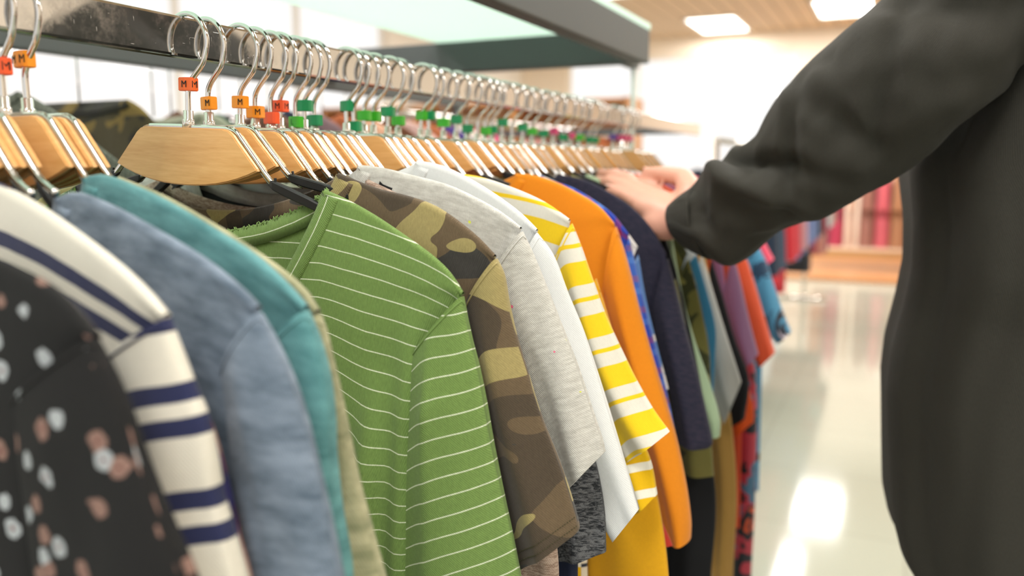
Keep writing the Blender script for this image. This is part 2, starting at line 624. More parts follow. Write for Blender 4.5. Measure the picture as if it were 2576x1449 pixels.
ZT = 0.0294     # top of the wooden block above eye level
def hook_path():
    P = []
    c, R = (0.0, 0.0935), 0.0205
    for k in range(0, 23):
        a = math.radians(200 - k * 10.0)
        P.append((c[0] + R * math.cos(a), 0, c[1] + R * math.sin(a)))
    P += [(0.0160, 0, 0.0775), (0.0105, 0, 0.0715), (0.0045, 0, 0.0655), (0.0012, 0, 0.0600), (0, 0, 0.0545), (0, 0, 0.046), (0, 0, 0.031)]
    return [(x, 0, z) for x, y, z in P]


def block_outline():
    half = [(0.0, ZT), (0.0400, ZT), (0.0455, ZT - 0.0013), (0.050, ZT - 0.0045), (0.0545, ZT - 0.0095), (0.0722, ZT - 0.0282), (0.0732, ZT - 0.0300),
            (0.064, ZT - 0.0338), (0.054, ZT - 0.0370), (0.044, ZT - 0.0396), (0.033, ZT - 0.0417), (0.022, ZT - 0.0431), (0.011, ZT - 0.0438), (0.0, ZT - 0.0440)]
    full = half + [(-x, z) for x, z in half[-2:0:-1]]
    return full


def plate(name, y0, y1, parent, sc=1.0):
    bm = bmesh.new()
    o = block_outline()
    f = bm.faces.new([bm.verts.new((x, y0, z)) for x, z in o])
    r = bmesh.ops.extrude_face_region(bm, geom=[f])
    vs = [v for v in r['geom'] if isinstance(v, bmesh.types.BMVert)]
    bmesh.ops.translate(bm, verts=vs, vec=(0, y1 - y0, 0))
    bmesh.ops.recalc_face_normals(bm, faces=bm.faces)
    es = [e for e in bm.edges if abs(e.verts[0].co.y - e.verts[1].co.y) < 1e-6]
    bmesh.ops.bevel(bm, geom=es, offset=0.0009, segments=2, affect='EDGES')
    return bm_obj(name, bm, MAT['beech'], parent)


def make_hanger():
    h = empty('clothes_hanger')
    tube_obj('hook', catmull(hook_path(), 64), 0.0021, MAT['chrome'], h, 12)
    tube_obj('ferrule', [(0, 0, 0.0425), (0, 0, 0.0422), (0, 0, 0.036), (0, 0, 0.0355), (0, 0, 0.0285)], [0.0030, 0.0038, 0.0038, 0.0046, 0.0046], MAT['ferrule'], h, 12)
    plate('wooden_block', -0.0062, -0.0020, h)
    plate('wooden_block', 0.0020, 0.0062, h)
    w = [(-0.094, 0, -0.0150), (-0.083, 0, -0.0095), (-0.0765, 0, -0.0040), (-0.0715, 0, 0.0012), (-0.0540, 0, 0.0200), (-0.0480, 0, 0.0265), (-0.042, 0, 0.0288), (-0.036, 0, 0.0294)]
    P = w + [(0, 0, 0.0296)] + [(-x, y, z) for x, y, z in w[::-1]]
    V, Fc = tube(catmull(P, 90), 0.0027, 10)
    V = [Vector((v.x, v.y * 0.72, v.z)) for v in V]
    mesh('wire_frame', V, Fc, MAT['chrome'], h)
    for s in (-1, 1):
        bm = bmesh.new()
        A = [(0.0, 0.0), (0.0065, -0.0030), (0.0185, -0.0070), (0.040, -0.0140), (0.056, -0.0196), (0.066, -0.0236)]
        wd = [0.0015, 0.0034, 0.0038, 0.0036, 0.0032, 0.0020]
        rings = []
        for (x, z), r in zip(A, wd):
            ring = [bm.verts.new((s * x, yy * r * 0.68, z + zz * r)) for yy, zz in ((-1, -0.7), (-0.7, -1), (0.7, -1), (1, -0.7), (1, 0.7), (0.7, 1), (-0.7, 1), (-1, 0.7))]
            rings.append(ring)
        for a, b in zip(rings, rings[1:]):
            for k in range(8): bm.faces.new((a[k], a[(k + 1) % 8], b[(k + 1) % 8], b[k]))
        bm.faces.new(rings[0]); bm.faces.new(rings[-1])
        bmesh.ops.recalc_face_normals(bm, faces=bm.faces)
        # little notch tooth on the sleeve
        box_bm(bm, (s * 0.0080 - 0.0008, -0.0008, -0.0020), (s * 0.0080 + 0.0008, 0.0008, 0.0025), bev=0.0003)
        ao = bm_obj('arm_sleeve', bm, MAT['black_plastic'], h)
        ao.location = (s * 0.0775, 0, -0.0075)
    return h


def marker_mesh():
    bm = bmesh.new()
    pts = [(-0.0078, -0.0012), (-0.0078, 0.0012), (-0.006, 0.0028), (0.0, 0.0042), (0.006, 0.0040), (0.0078, 0.0028), (0.0078, -0.0028), (0.006, -0.0040), (0.0, -0.0042), (-0.006, -0.0028)]
    lo = [bm.verts.new((x, y, -0.0050)) for x, y in pts]
    hi = [bm.verts.new((x, y, 0.0050)) for x, y in pts]
    n = len(pts)
    for k in range(n): bm.faces.new((lo[k], lo[(k + 1) % n], hi[(k + 1) % n], hi[k]))
    bm.faces.new(lo[::-1]); bm.faces.new(hi)
    bmesh.ops.bevel(bm, geom=[e for e in bm.edges if abs(e.verts[0].co.z - e.verts[1].co.z) < 1e-6], offset=0.0005, segments=2, affect='EDGES')
    me = bpy.data.meshes.new('size_marker')
    bm.to_mesh(me); bm.free()
    return me


MKME = {}
for k in MK:
    me = marker_mesh()
    me.materials.append(MK[k])
    MKME[k] = me


def letter(txt, parent, x, y, rz, mat):
    cu = bpy.data.curves.new('letter', 'FONT')
    cu.body = txt
    cu.size = 0.0072
    cu.extrude = 0.0001
    cu.align_x = 'CENTER'
    cu.align_y = 'CENTER'
    cu.materials.append(mat)
    t_ = bpy.data.objects.new('letter', cu)
    me = bpy.data.meshes.new_from_object(t_)
    bpy.data.objects.remove(t_)
    co = np.empty(len(me.vertices) * 3)
    me.vertices.foreach_get('co', co)
    co = co.reshape(-1, 3)
    co[:, :2] -= (co[:, :2].min(0) + co[:, :2].max(0)) / 2
    me.vertices.foreach_set('co', co.ravel())
    me.update()
    o = bpy.data.objects.new('letter', me)
    COL.objects.link(o)
    o.parent = parent
    o.location = (x, y, 0)
    o.rotation_euler = (math.pi / 2, 0, rz)
    return o


proto = make_hanger()
used = [False]
HOBJ = []


def copy_tree(o, parent=None):
    c = o.copy()
    COL.objects.link(c)
    if parent is not None: c.parent = parent
    for ch in o.children: copy_tree(ch, c)
    return c


def hanger(Y, yaw, mk=None, mz=None, txt=None, label='', tilt=0.0, mrot=0.0):
    if used[0]: h = copy_tree(clean)
    else: h = proto
    used[0] = True
    h.location = (0, Y, CAMZ)
    h.rotation_euler = (0, tilt, -yaw)
    if mk:
        o = bpy.data.objects.new('size_marker', MKME[mk])
        COL.objects.link(o)
        o.parent = h
        o.location = (0, 0, mz)
        o.rotation_euler = (0, 0, mrot)
        if txt:
            im = MAT['ink'] if txt == 'M' else MAT['mark_ink']
            if label.startswith('second hook'):
                letter(txt, o, -0.0048, -0.0032, -0.22, im)
                letter(txt, o, 0.0046, -0.0042, 0.1, im)
            elif label.startswith('front') or txt == 'L' or mk == 'coral':
                letter(txt, o, 0.0004, -0.00440, -0.04, im)
                if txt == 'M': letter(txt, o, 0.00795, -0.0012, 1.35, im)
            else: letter(txt, o, 0.0052, -0.00440, 0.12, im)
    tag(h, label, 'hanger', 'wooden hangers on the chrome rail')
    HOBJ.append((Y, h))
    return h


clean = copy_tree(proto)      # kept only as the source of the copies, removed below
rnd = random.Random(5)
# (stem px in the photo -> place on the rail), marker colour, marker row, text
HG = []
HG.append((0.235, 0.10, None, None, None, 'hanger at the very left edge that carries the dark floral top'))
HG.append((0.272, 0.10, None, None, None, 'hanger at the left edge under the navy striped shirt'))
HG.append((0.2885, 0.10, None, None, None, 'hanger at the left edge carrying the dark printed shirt'))
HG.append((0.302, 0.10, None, None, None, 'wooden hanger cut off by the left edge holding the heather blue tee'))
HG.append((0.330, 0.10, 'coral', 0.060, 'M', 'wooden hanger with orange-red size marker at the left edge, carrying the teal tee'))
HG.append((0.3455, 0.10, 'amber', 0.066, 'M', 'second hook from the left, wooden hanger with amber marker reading M twice'))


def mz(px, py, Y):
    return float(hit(px, py, (0, 1, 0), Y)[2] - CAMZ)


front = [(470, 212, 'orange', 'M', 'front hanger with full wooden block and orange M marker, holding the green tee'),
         (526, 260, 'amber', 'M', 'wooden hanger right behind the front one, amber marker, holding the camouflage tee'),
         (600, 257, 'amber', 'M', 'third wooden hanger of the middle cluster with high amber marker'),
         (640, 282, 'amber', 'M', 'fourth wooden hanger of the middle cluster with low amber marker'),
         (681, 297, 'coral', None, 'wooden hanger with the lower of the two orange-red markers, holding the light grey tee'),
         (702, 267, 'coral', 'M', 'wooden hanger with the upper of the two orange-red markers'),
         (742, 307, 'lime', 'L', 'wooden hanger with lime marker reading L between two dark green markers'),
         (764, 266, 'green', None, 'wooden hanger whose small dark green marker sits high behind the lime one'),
         (790, 303, 'green', None, 'last wooden hanger of the middle cluster with low dark green marker'),
         (870, 267, 'green', None, 'first wooden hanger right of the gap in the hooks, high dark green marker'),
         (889, 318, 'green', None, 'wooden hanger with the lowest small dark green marker right of the gap'),
         (916, 291, 'lime', None, 'left one of the two adjoining lime marked hangers'),
         (938, 293, 'lime', None, 'right one of the two adjoining lime marked hangers'),
         (973, 281, 'green', None, 'wooden hanger with high dark green marker right of the lime pair'),
         (1000, 304, 'lime', None, 'wooden hanger with a single lime marker before the packed hooks'),
         (1056, 291, 'lime', None, 'hanger whose lime marker partly covers a dark green one'),
         (1076, 291, 'green', None, 'hanger with dark green marker behind the lime one before the packed hooks')]
for px, py, c, t, lb in front:
    Y = rail_y(px)
    HG.append((Y, 0.0 if px < 480 else rnd.uniform(-0.03, 0.06), c, mz(px, py, Y), t, lb))
FARY = [0.87, 0.90, 0.955, 1.0, 1.03, 1.06, 1.10, 1.135, 1.18, 1.215, 1.26, 1.29, 1.335, 1.38, 1.41]
ys = [HG[-1][0]] + FARY
allY = []
for y0, y1 in zip(ys, ys[1:]):
    m_ = max(1, round((y1 - y0) / 0.030))
    allY += [y0 + (y1 - y0) * k / m_ for k in range(1, m_ + 1)]
for Yk in allY:
    c = rnd.choice(['lime', 'green', 'green', 'lime', None])
    if 1.20 < Yk < 1.32: c = rnd.choice(['purple', 'pink', 'green'])
    cn = {'lime': 'a lime marker', 'green': 'a dark green marker', None: 'no size marker', 'purple': 'a purple marker', 'pink': 'a pink marker'}[c]
    HG.append((Yk, rnd.uniform(-0.03, 0.06), c, 0.046 + rnd.uniform(0, 0.014), None, 'wooden hanger with %s in the packed far part of the rail' % cn))
for Y in (1.52, 1.56, 1.59, 1.62):
    HG.append((Y, rnd.uniform(-0.05, 0.05), rnd.choice(['pink', 'purple']), 0.055, None, 'wooden hanger in the small far cluster near the rack post'))
for Y, yaw, c, z, t, lb in HG:
    hanger(Y, yaw, c, z, t, lb, tilt=rnd.uniform(-0.01, 0.05) if Y > 0.48 else (0.045 if Y > 0.4 else 0.0), mrot=rnd.uniform(-0.3, 0.3) if Y > 0.48 else 0.08)
for ch in list(clean.children): bpy.data.objects.remove(ch)
bpy.data.objects.remove(clean)


# ------------------------------------------------------------------ garments
def fold_common(x, z, Y):
    """hanging folds shared by neighbours, so that packed garments nest"""
    d = max(0.0, min(1.0, (-z - 0.02) / 0.25))
    return d * (0.0042 * math.sin(26 * x + 1.1 * math.sin(5 * z) + 3 * Y) + 0.002 * math.sin(55 * x + 4 * z + 1.0 + 6 * Y))


SHL_ = []
GY = []      # places along the rail already known to carry a garment (filled before building)


def GAP(Y, X0):
    if X0 < -0.5 and X0 > -0.8: return 0.06
    if X0 != 0.0 or not GY: return 0.3
    return min([abs(Y - g) for g in GY if abs(Y - g) > 1e-5] + [0.05])


def garment(name, label, cat, Y, mat, S=None, O=None, I=None, th=0.0, nf=0.10, nb=0.025, tmax=0.008, ts=0.011, hem=-0.62, band=0.014,
            collar_mat=None, folds=(), alpha=0.55, tilt=12.0, seed=0, group=None, half=False, sleeve_mat=None, stitch=None, wb=None, det=1.0, X0=0.0, Z0=0.0, sx=1.0, raw=False, tent=0.004, wave=0.0):
    S_ = [local(px, py, Y, th, X0) for px, py in S] if S else [(0.115, -0.012), (0.15, -0.026), (0.185, -0.045), (0.215, -0.068), (0.235, -0.092)]
    if not S: S_ = [(x * sx, z + Z0) for x, z in S_]
    hem += Z0
    S_ = [(max(0.06, x), z) for x, z in S_]
    xs, zs = S_[-1]
    defO = [(xs, zs), (xs + 0.02, zs - 0.06), (xs + 0.036, zs - 0.16), (xs + 0.05, zs - 0.28), (xs + 0.06, zs - 0.42)]
    defI = [(xs - 0.045, zs - 0.11), (xs - 0.042, zs - 0.2), (xs - 0.03, zs - 0.32), (xs - 0.02, zs - 0.44)]
    O_ = [local(px, py, Y, th, X0) for px, py in O] if O else defO
    if O and O_[0][1] < zs - 0.05: O_ = [(xs, zs)] + O_
    if I:
        I_ = [local(px, py, Y, th, X0) for px, py in I]
        if I_[0][1] < zs - 0.2: I_ = [(xs - 0.045, zs - 0.12)] + I_
    elif O:
        I_ = [(x - 0.085, z - 0.02) for x, z in O_[1:]]
        I_ = [(xs - 0.045, zs - 0.11)] + I_[1:]
    else: I_ = defI
    root = tag(empty(name, (X0, Y, CAMZ), -th), label, cat, group)
    xn, zn = S_[0]
    gp = GAP(Y, X0)
    tmax = min(tmax, max(0.001, gp / 2 - 0.0050))
    ts = min(ts, gp * 0.55 + 0.0015)
    SS = arcs(S_, 40)
    SHL_.append((Y, X0, SS, bool(S)))
    def sh(ax):
        if ax <= xn: return zn
        return float(np.interp(ax, SS[:, 0], SS[:, 1]))
    xa, za = I_[0]
    wbody = wb if wb else xa + 0.004
    zarm = za - 0.03
    def Wd(z):
        if z > zs: return xs
        if z > zarm:
            f = (zs - z) / (zs - zarm)
            return xs + (wbody + 0.012 - xs) * (f ** 0.75)
        return wbody + 0.012 + 0.02 * (zarm - z)
    rs = random.Random(seed * 7 + 3)
    p1, p2, p3 = rs.uniform(0, 6), rs.uniform(0, 6), rs.uniform(0, 6)
    def fold(x, z):
        d = max(0.0, min(1.0, (zn - z - 0.02) / 0.2))
        y = fold_common(x, z, Y) + d * 0.0022 * math.sin(38 * x + p1 + 2 * math.sin(6 * z + p2)) + d * 0.004 * (noise.noise(Vector((x * 9 + p3, z * 4, seed * 3.1))))
        for (x0, x1, w, a, z0, z1) in folds:
            g = max(0.0, min(1.0, (z0 - z) / 0.08)) * max(0.0, min(1.0, (z - z1) / 0.05))
            xc = x0 + (x1 - x0) * max(0.0, min(1.0, (z0 - z) / 0.3))
            y -= a * g * math.exp(-((x - xc) / w) ** 2)
        return y
    def surf(x, z, side):
        d = max(0.0, sh(abs(x)) - z)
        T = 0.0026 + tmax * (1 - math.exp(-d / 0.05))
        q = min(1.0, abs(x) / max(0.01, Wd(z)))
        pr = math.sqrt(max(0.0, 1 - q ** 8)) if q > 0.6 and z < zs else 1.0
        return side * T * pr + fold(x, z)
    def neck(x, depth, side=-1):
        c = math.cos(math.pi / 2 * max(-1, min(1, x / xn)))
        return zn - depth * max(0.0, c) ** 0.8
    def vf(x, z):
        d = max(0.0, sh(abs(x)) - z)
        wv = 0.0
        if wave:
            f = max(0.0, min(1.0, (abs(x) - 0.135) / 0.035))
            wv = -wave * f * f * (3 - 2 * f) * max(0.0, min(1.0, (d - 0.04) / 0.12))
        return -z + wv + alpha * (0.35 + 0.65 * math.exp(-d / 0.12)) * (sh(abs(x)) - zn)
    nn, ns_, nv = int(22 * det), int(16 * det), int(62 * det)
    shp = arcs(S_, ns_)
    # ---- body: front and back sheets, welded along shoulder and side
    V, UV, Fc = [], [], []
    grids = []
    for side, dep in ((-1, nf), (1, nb)):
        top = [(-x, z) for x, z in shp[::-1]]
        top += [(-xn * math.cos(math.pi * k / nn), 0) for k in range(1, nn)]
        top = [(x, neck(x, dep)) if abs(x) < xn - 1e-9 else (x, z) for x, z in top]
        top += [(x, z) for x, z in shp]
        nu = len(top)
        g = []
        for j in range(nv + 1):
            v = (j / nv) ** 1.25
            row = []
            for i, (tx, tz) in enumerate(top):
                z = tz + (hem - tz) * v
                xrel = tx / xs
                b = min(1.0, v * 2.2)
                if abs(tx) > xn: pass
                x = xrel * (xs + (Wd(z) - xs) * min(1, 1.0)) if z < zs else tx
                # side columns follow the armhole smoothly
                if z < zs: x = xrel * Wd(z)
                y = surf(x, z, side)
                row.append(len(V))
                V.append((x, y, z))
                UV.append((x + (0 if side < 0 else 0.9), vf(x, z)))
            g.append(row)
        for j in range(nv):
            for i in range(nu - 1):
                q = (g[j][i], g[j][i + 1], g[j + 1][i + 1], g[j + 1][i])
                Fc.append(q if side > 0 else q[::-1])
        grids.append(g)
    gf, gb = grids
    nu = len(gf[0])
    for j in range(nv):
        for i in (0, nu - 1):
            q = (gf[j][i], gb[j][i], gb[j + 1][i], gf[j + 1][i])
            Fc.append(q[::-1] if i else q)
    # rounded shoulder ridge
    mid = {}
    for i in range(nu):
        if abs(V[gf[0][i]][0]) >= xn - 1e-6:
            a, b = V[gf[0][i]], V[gb[0][i]]
            mid[i] = len(V)
            V.append(((a[0] + b[0]) / 2, (a[1] + b[1]) / 2, (a[2] + b[2]) / 2 + 0.0016))
            UV.append((a[0], vf(a[0], a[2]) - 0.002))
    for i in range(nu - 1):
        if i in mid and i + 1 in mid:
            Fc.append((gf[0][i], gf[0][i + 1], mid[i + 1], mid[i]))
            Fc.append((gb[0][i + 1], gb[0][i], mid[i], mid[i + 1]))
    body = mesh('garment_body', V, Fc, mat, root, UV)
    # ---- neckband
    if band > 0:
        V, UV, Fc = [], [], []
        cm = collar_mat or mat
        for side, dep in ((-1, nf), (1, nb)):
            n = int(40 * det)
            prev = None
            acc = 0.0
            for k in range(n + 1):
                x = -xn * math.cos(math.pi * k / n)
                z = neck(x, dep)
                e = 1e-3
                x2 = max(-xn, min(xn, x + e)); x1 = max(-xn, min(xn, x - e))
                tx, tz = x2 - x1, neck(x2, dep) - neck(x1, dep)
                l = math.hypot(tx, tz) or 1
                nx, nz = tz / l, -tx / l     # points down into the cloth
                if abs(k / n - 0.5) > 0.497: nx, nz = math.copysign(0.75, x), -0.66
                if prev is not None: acc += math.hypot(x - prev[0], z - prev[1])
                prev = (x, z)
                ring = []
                for (t, yo) in ((0.0, 0.0008), (-0.0012, 0.0), (0.0, -0.0012), (0.3, -0.0019), (0.9, -0.0017), (1.0, -0.0004)):
                    px_, pz_ = x + nx * t * band if t > 0 else x, z + nz * t * band if t > 0 else z - (t * 1.0)
                    w = surf(px_, min(pz_, sh(abs(px_))), side)
                    V.append((px_, w + side * (-yo), pz_))
                    UV.append((acc, 0.4 + t * band))
                    ring.append(len(V) - 1)
                # inner face of the band
                for (t, yo) in ((1.0, 0.0016), (0.0, 0.0014)):
                    px_, pz_ = x + nx * t * band, z + nz * t * band
                    w = surf(px_, min(pz_, sh(abs(px_))), side)
                    V.append((px_, w + side * (-yo), pz_))
                    UV.append((acc, 0.4 + t * band))
                    ring.append(len(V) - 1)
                if k:
                    m_ = len(ring)
                    for q in range(m_):
                        f = (old[q], old[(q + 1) % m_], ring[(q + 1) % m_], ring[q])
                        Fc.append(f if side < 0 else f[::-1])
                old = ring
        mesh('neckband', V, Fc, cm, root, UV)
    if raw:
        rr_ = random.Random(4)
        V, Fc = [], []
        for k in range(240):
            x = -xn * math.cos(math.pi * (k + rr_.random()) / 240)
            z = neck(x, nb)
            y = surf(x, min(z, sh(abs(x))), 1) - 0.0005
            e = (rr_.uniform(-0.0022, 0.0022), rr_.uniform(-0.0015, 0.0015), rr_.uniform(0.0008, 0.0030))
            v_, f_ = tube([(x, y, z - 0.001), (x + e[0] * 0.5, y + e[1], z + e[2] * 0.6), (x + e[0], y + e[1] * 0.5, z + e[2])], [0.0009, 0.0006, 0.0003], 5)
            Fc += [tuple(q + len(V) for q in f) for f in f_]
            V += v_
        mesh('frayed_edge', V, Fc, cm, root, [(0, 0.2)] * len(V))
    # ---- sleeves
    nr, na = int(54 * det), int(36 * det)
    Oc, Ic = arcs(O_, nr), arcs(I_, nr)
    ang = math.radians(tilt)
    ax = np.array([math.sin(ang), -math.cos(ang)])
    for sgn in ((1, -1) if not half else (1,)):
        V, UV, Fc = [], [], []
        for i in range(nr):
            s = i / (nr - 1)
            o, n_ = Oc[i], Ic[i]
            mid, hv = (o + n_) / 2, (o - n_) / 2
            t = ts * (0.75 + 0.35 * s)
            for k in range(na):
                a = 2 * math.pi * k / na
                ca, sa = math.cos(a), math.sin(a)
                px_, pz_ = mid[0] + hv[0] * ca, mid[1] + hv[1] * ca
                yy = t * math.copysign(abs(sa) ** 0.75, sa)
                wr = 0.0026 * noise.noise(Vector((px_ * 22 + p1, pz_ * 7 + p2, (2.0 if sa > 0 else 0) + seed)))
                ridge = 0.0035 * s * math.sin(ca * 4.2 + 1.6 * math.sin(3 * s + p3)) * (1 if sa < 0 else 0.4)
                if sa < 0: yy -= tent * min(1, s * 4) * max(0.0, 1 - abs(ca + 0.05) / (0.75 if ca < -0.05 else 0.9)) ** 1.3
                y = yy + fold_common(px_, pz_, Y) * 0.8 - 0.001 + (wr - ridge * 0.8) * min(1, s * 8)
                V.append((sgn * px_, y, pz_))
                dd = np.array([px_ - xs, pz_ - zs])
                UV.append((3.0 + (dd[0] * ax[1] - dd[1] * ax[0]) * (1 if sa < 0 else -1), dd @ ax + (0.003 + wave * 0.12) * math.sin(ca * 2.2 + 2)))
        for i in range(nr - 1):
            for k in range(na):
                a, b = i * na + k, i * na + (k + 1) % na
                q = (a, b, b + na, a + na)
                Fc.append(q if sgn > 0 else q[::-1])
        sl = mesh('sleeve', V, Fc, sleeve_mat or mat, root, UV)
        # stitched seam where the sleeve is set in
        P = []
        for k in range(na // 2 + 1):
            x, y, z = V[na + na // 2 + k]
            P.append((x, y - 0.0002, z))
        tube_obj('seam', P, 0.0006, sleeve_mat or mat, sl, 6)
        if stitch:
            for off in (2, 4):
                P = [V[(nr - off - 1) * na + na // 2 + k] for k in range(na // 2 + 1)]
                D = arcs(P, 70)
                VV, FF = [], []
                for q in range(0, 69, 2):
                    v_, f_ = tube([(p[0], p[1] - 0.0003, p[2]) for p in (D[q], D[q + 1])], 0.00035, 5)
                    FF += [tuple(x + len(VV) for x in f) for f in f_]
                    VV += v_
                mesh('hem_stitching', VV, FF, stitch, sl)
    return root


T = {}
T['green'] = fabric('green_stripe', 'stripes', ('708d4b', 'd6dfc4'), 0.22, period=0.0122, bands=[(0, 0), (0.93, 1)], off=0.004, sheen=0.1, bump=0.5)
T['green_band'] = fabric('green_rib', 'stripes', ('708d4b', 'd6dfc4'), 0.2, period=0.2, bands=[(0, 0), (0.031, 1), (0.0335, 0)], off=0.0, bump=0.5)
T['camo'] = fabric('camouflage', 'camo', ('63543f', '4a4033', '3c3a36', '9c8f5e'), 0.22, off=2.2, scale=1.08)
T['grey'] = fabric('grey_specks', 'specks', ('b4b3ac', 'cfcfc8', 'f06a8c', 'd6dd5a'), 0.10)
T['white'] = fabric('white_cotton', 'solid', ('dcdfde',), 0.05)
T['yellow'] = fabric('yellow_stripe', 'stripes', ('f0cb20', 'dfdccf'), 0.06, period=0.047, bands=[(0, 0), (0.43, 1), (0.66, 0), (0.74, 1)], off=0.012)
T['yellow_thin'] = fabric('yellow_narrow_stripe', 'stripes', ('e6b80f', 'edebdd'), 0.06, period=0.024, bands=[(0, 0), (0.68, 1)])
T['mustard'] = fabric('mustard_knit', 'solid', ('d9a012',), 0.08)
T['orange'] = fabric('orange_jersey', 'solid', ('e28a17',), 0.07)
T['navy'] = fabric('navy_sweat', 'heather', ('1f2233', '34303f'), 0.1, sheen=0.03)
T['plaid'] = fabric('blue_red_plaid', 'plaid', ('2540a8', '8c2440', '4a78c8'), 0.08, period=0.035, bands=[(0, 0), (0.4, 1), (0.6, 0), (0.8, 2)])
T['charcoal'] = fabric('charcoal_knit', 'knit', ('26292d', '6a6c6f'), 0.2, sheen=0.03)
T['taupe'] = fabric('taupe_heather', 'knit', ('8d7768', 'b39f90'), 0.1)
T['black'] = fabric('black_jersey', 'solid', ('191a1c',), 0.15, sheen=0.03)
T['navy_plain'] = fabric('navy_jersey', 'solid', ('1c2338',), 0.1, sheen=0.03)
T['cream_stripe'] = fabric('cream_thin_stripe', 'stripes', ('ddd3c0', '2c3240'), 0.06, period=0.018, bands=[(0, 0), (0.8, 1)])
T['teal'] = fabric('teal_slub', 'heather', ('46787b', '669c9e'), 0.12, hs=26)
T['blue'] = fabric('blue_heather', 'heather', ('505f6e', '7e8c9c'), 0.14, hs=30)
T['olive'] = fabric('olive_heather', 'heather', ('7d8060', 'aaa785'), 0.14, hs=40)
T['breton'] = fabric('navy_cream_stripe', 'stripes', ('262b4d', 'd8d4c6'), 0.05, period=0.046, bands=[(0, 0), (0.18, 1), (0.33, 0), (0.51, 1)], off=0.019)
T['floral'] = fabric('dark_floral', 'floral', ('1b1b1b', '9ea3a5', '80655b', '6a4540'), 0.15, scale=1.2, sheen=0.0)
T['navy_floral'] = fabric('navy_red_print', 'patches', ('1b1f3c', '1b1f3c', '3b3a78', '8a1f30', 'c49684'), 0.1, off=3.0)
T['army'] = fabric('army_green', 'patches', ('6c6836', '6c6836', '3a3c22', '7d7742'), 0.12, scale=0.8)
T['pale_green'] = fabric('pale_green', 'solid', ('9fb592',), 0.08)
T['light_grey'] = fabric('pale_grey', 'solid', ('b9b9b2',), 0.08)
T['purple'] = fabric('dusty_purple', 'solid', ('7d5876',), 0.08)
T['red_orange'] = fabric('red_orange', 'solid', ('d65532',), 0.08)
T['multi'] = fabric('red_blue_print', 'patches', ('2a3a4c', '48708e', 'b03848', '20242c', 'c8522e'), 0.1, scale=1.0, off=1.0)
T['sky'] = fabric('blue_print', 'patches', ('2b4660', '4f93b8', '4f93b8', '27303c', 'b9b4c4'), 0.1, scale=1.0, off=5.0)
T['pink'] = fabric('hot_pink', 'solid', ('d94a66',), 0.08)
T['tan'] = fabric('tan_cord', 'solid', ('b58c48',), 0.08)
T['tangerine'] = fabric('tangerine', 'solid', ('e4581c',), 0.08)
T['tweed'] = fabric('grey_green_tweed', 'plaid', ('4d5248', '33372f', '6a6e60'), 0.15, period=0.008, bands=[(0, 0), (0.5, 1), (0.75, 2)])
T['sage'] = fabric('sage', 'solid', ('8b917c',), 0.08)
T['dkgreen'] = fabric('dark_green', 'solid', ('2c4236',), 0.08)
MAT['thread'] = plain('olive_thread', '3f3d22', 0.8)

G = 'tops hanging side by side on the long rack'
RH = [e[0] for e in HG]
def near(y): return min(RH, key=lambda v: abs(v - y))
GY += [0.235, 0.272, 0.2885, 0.302, 0.330, 0.3455] + [near(v) for v in (0.474, 0.509, 0.545, 0.56, 0.573, 0.598, 0.613, 0.630, 0.674, 0.688, 0.706, 0.724, 0.749, 0.82)] + FARY + [1.56, 1.62]

garment('floral_top', 'black top with small pale flowers, nearest at the bottom left corner', 'top', 0.235, T['floral'], th=0.10,
        S=[(-160, 600), (-80, 625), (0, 660), (100, 705), (180, 770), (240, 850)],
        O=[(240, 850), (285, 940), (325, 1040), (370, 1170), (430, 1320), (480, 1449), (520, 1600)],
        I=[(60, 1010), (90, 1200), (140, 1449), (170, 1600)], seed=1, group=G, tilt=15)
garment('striped_shirt', 'cream long-sleeved shirt with navy double stripes at the left edge', 'shirt', 0.272, T['breton'], th=0.10,
        S=[(-90, 440), (0, 468), (90, 515), (200, 590), (300, 668), (370, 735), (420, 795)],
        O=[(425, 800), (450, 880), (480, 970), (510, 1050), (530, 1140), (548, 1250), (578, 1350), (605, 1449), (640, 1600)],
        I=[(285, 900), (320, 1040), (380, 1180), (430, 1320), (470, 1449), (500, 1600)], seed=2, group=G, tilt=24, alpha=0.8, ts=0.010)
garment('printed_shirt', 'dark navy shirt with red and violet print, a sliver beside the striped sleeve', 'shirt', 0.2885, T['navy_floral'], th=0.10,
        O=[(445, 830), (478, 920), (520, 1020), (548, 1100), (580, 1230), (605, 1350), (632, 1449), (660, 1600)], seed=3, group=G, ts=0.007, sx=0.9, Z0=-0.035)
garment('blue_tee', 'blue-grey heather tee between the striped shirt and the teal one', 'tee', 0.302, T['blue'], th=0.10,
        S=[(152, 500), (200, 490), (300, 530), (400, 585), (500, 645), (590, 715), (650, 775)],
        O=[(655, 785), (695, 850), (735, 940), (770, 1050), (805, 1190), (835, 1320), (860, 1449), (890, 1600)],
        I=[(570, 930), (590, 1100), (620, 1280), (650, 1449), (670, 1600)], seed=4, group=G, folds=((0.12, 0.13, 0.02, 0.006, -0.1, -0.5),), tilt=8)
garment('teal_tee', 'teal marled tee left of the green striped tee', 'tee', 0.330, T['teal'], th=0.10,
        S=[(222, 450), (260, 445), (330, 468), (430, 515), (540, 580), (640, 645), (715, 715), (768, 775)],
        O=[(772, 780), (800, 850), (825, 950), (835, 1050), (836, 1150), (848, 1300), (872, 1449), (890, 1600)],
        I=[(685, 880), (700, 1000), (730, 1200), (770, 1449), (790, 1600)], seed=5, group=G, tilt=6)
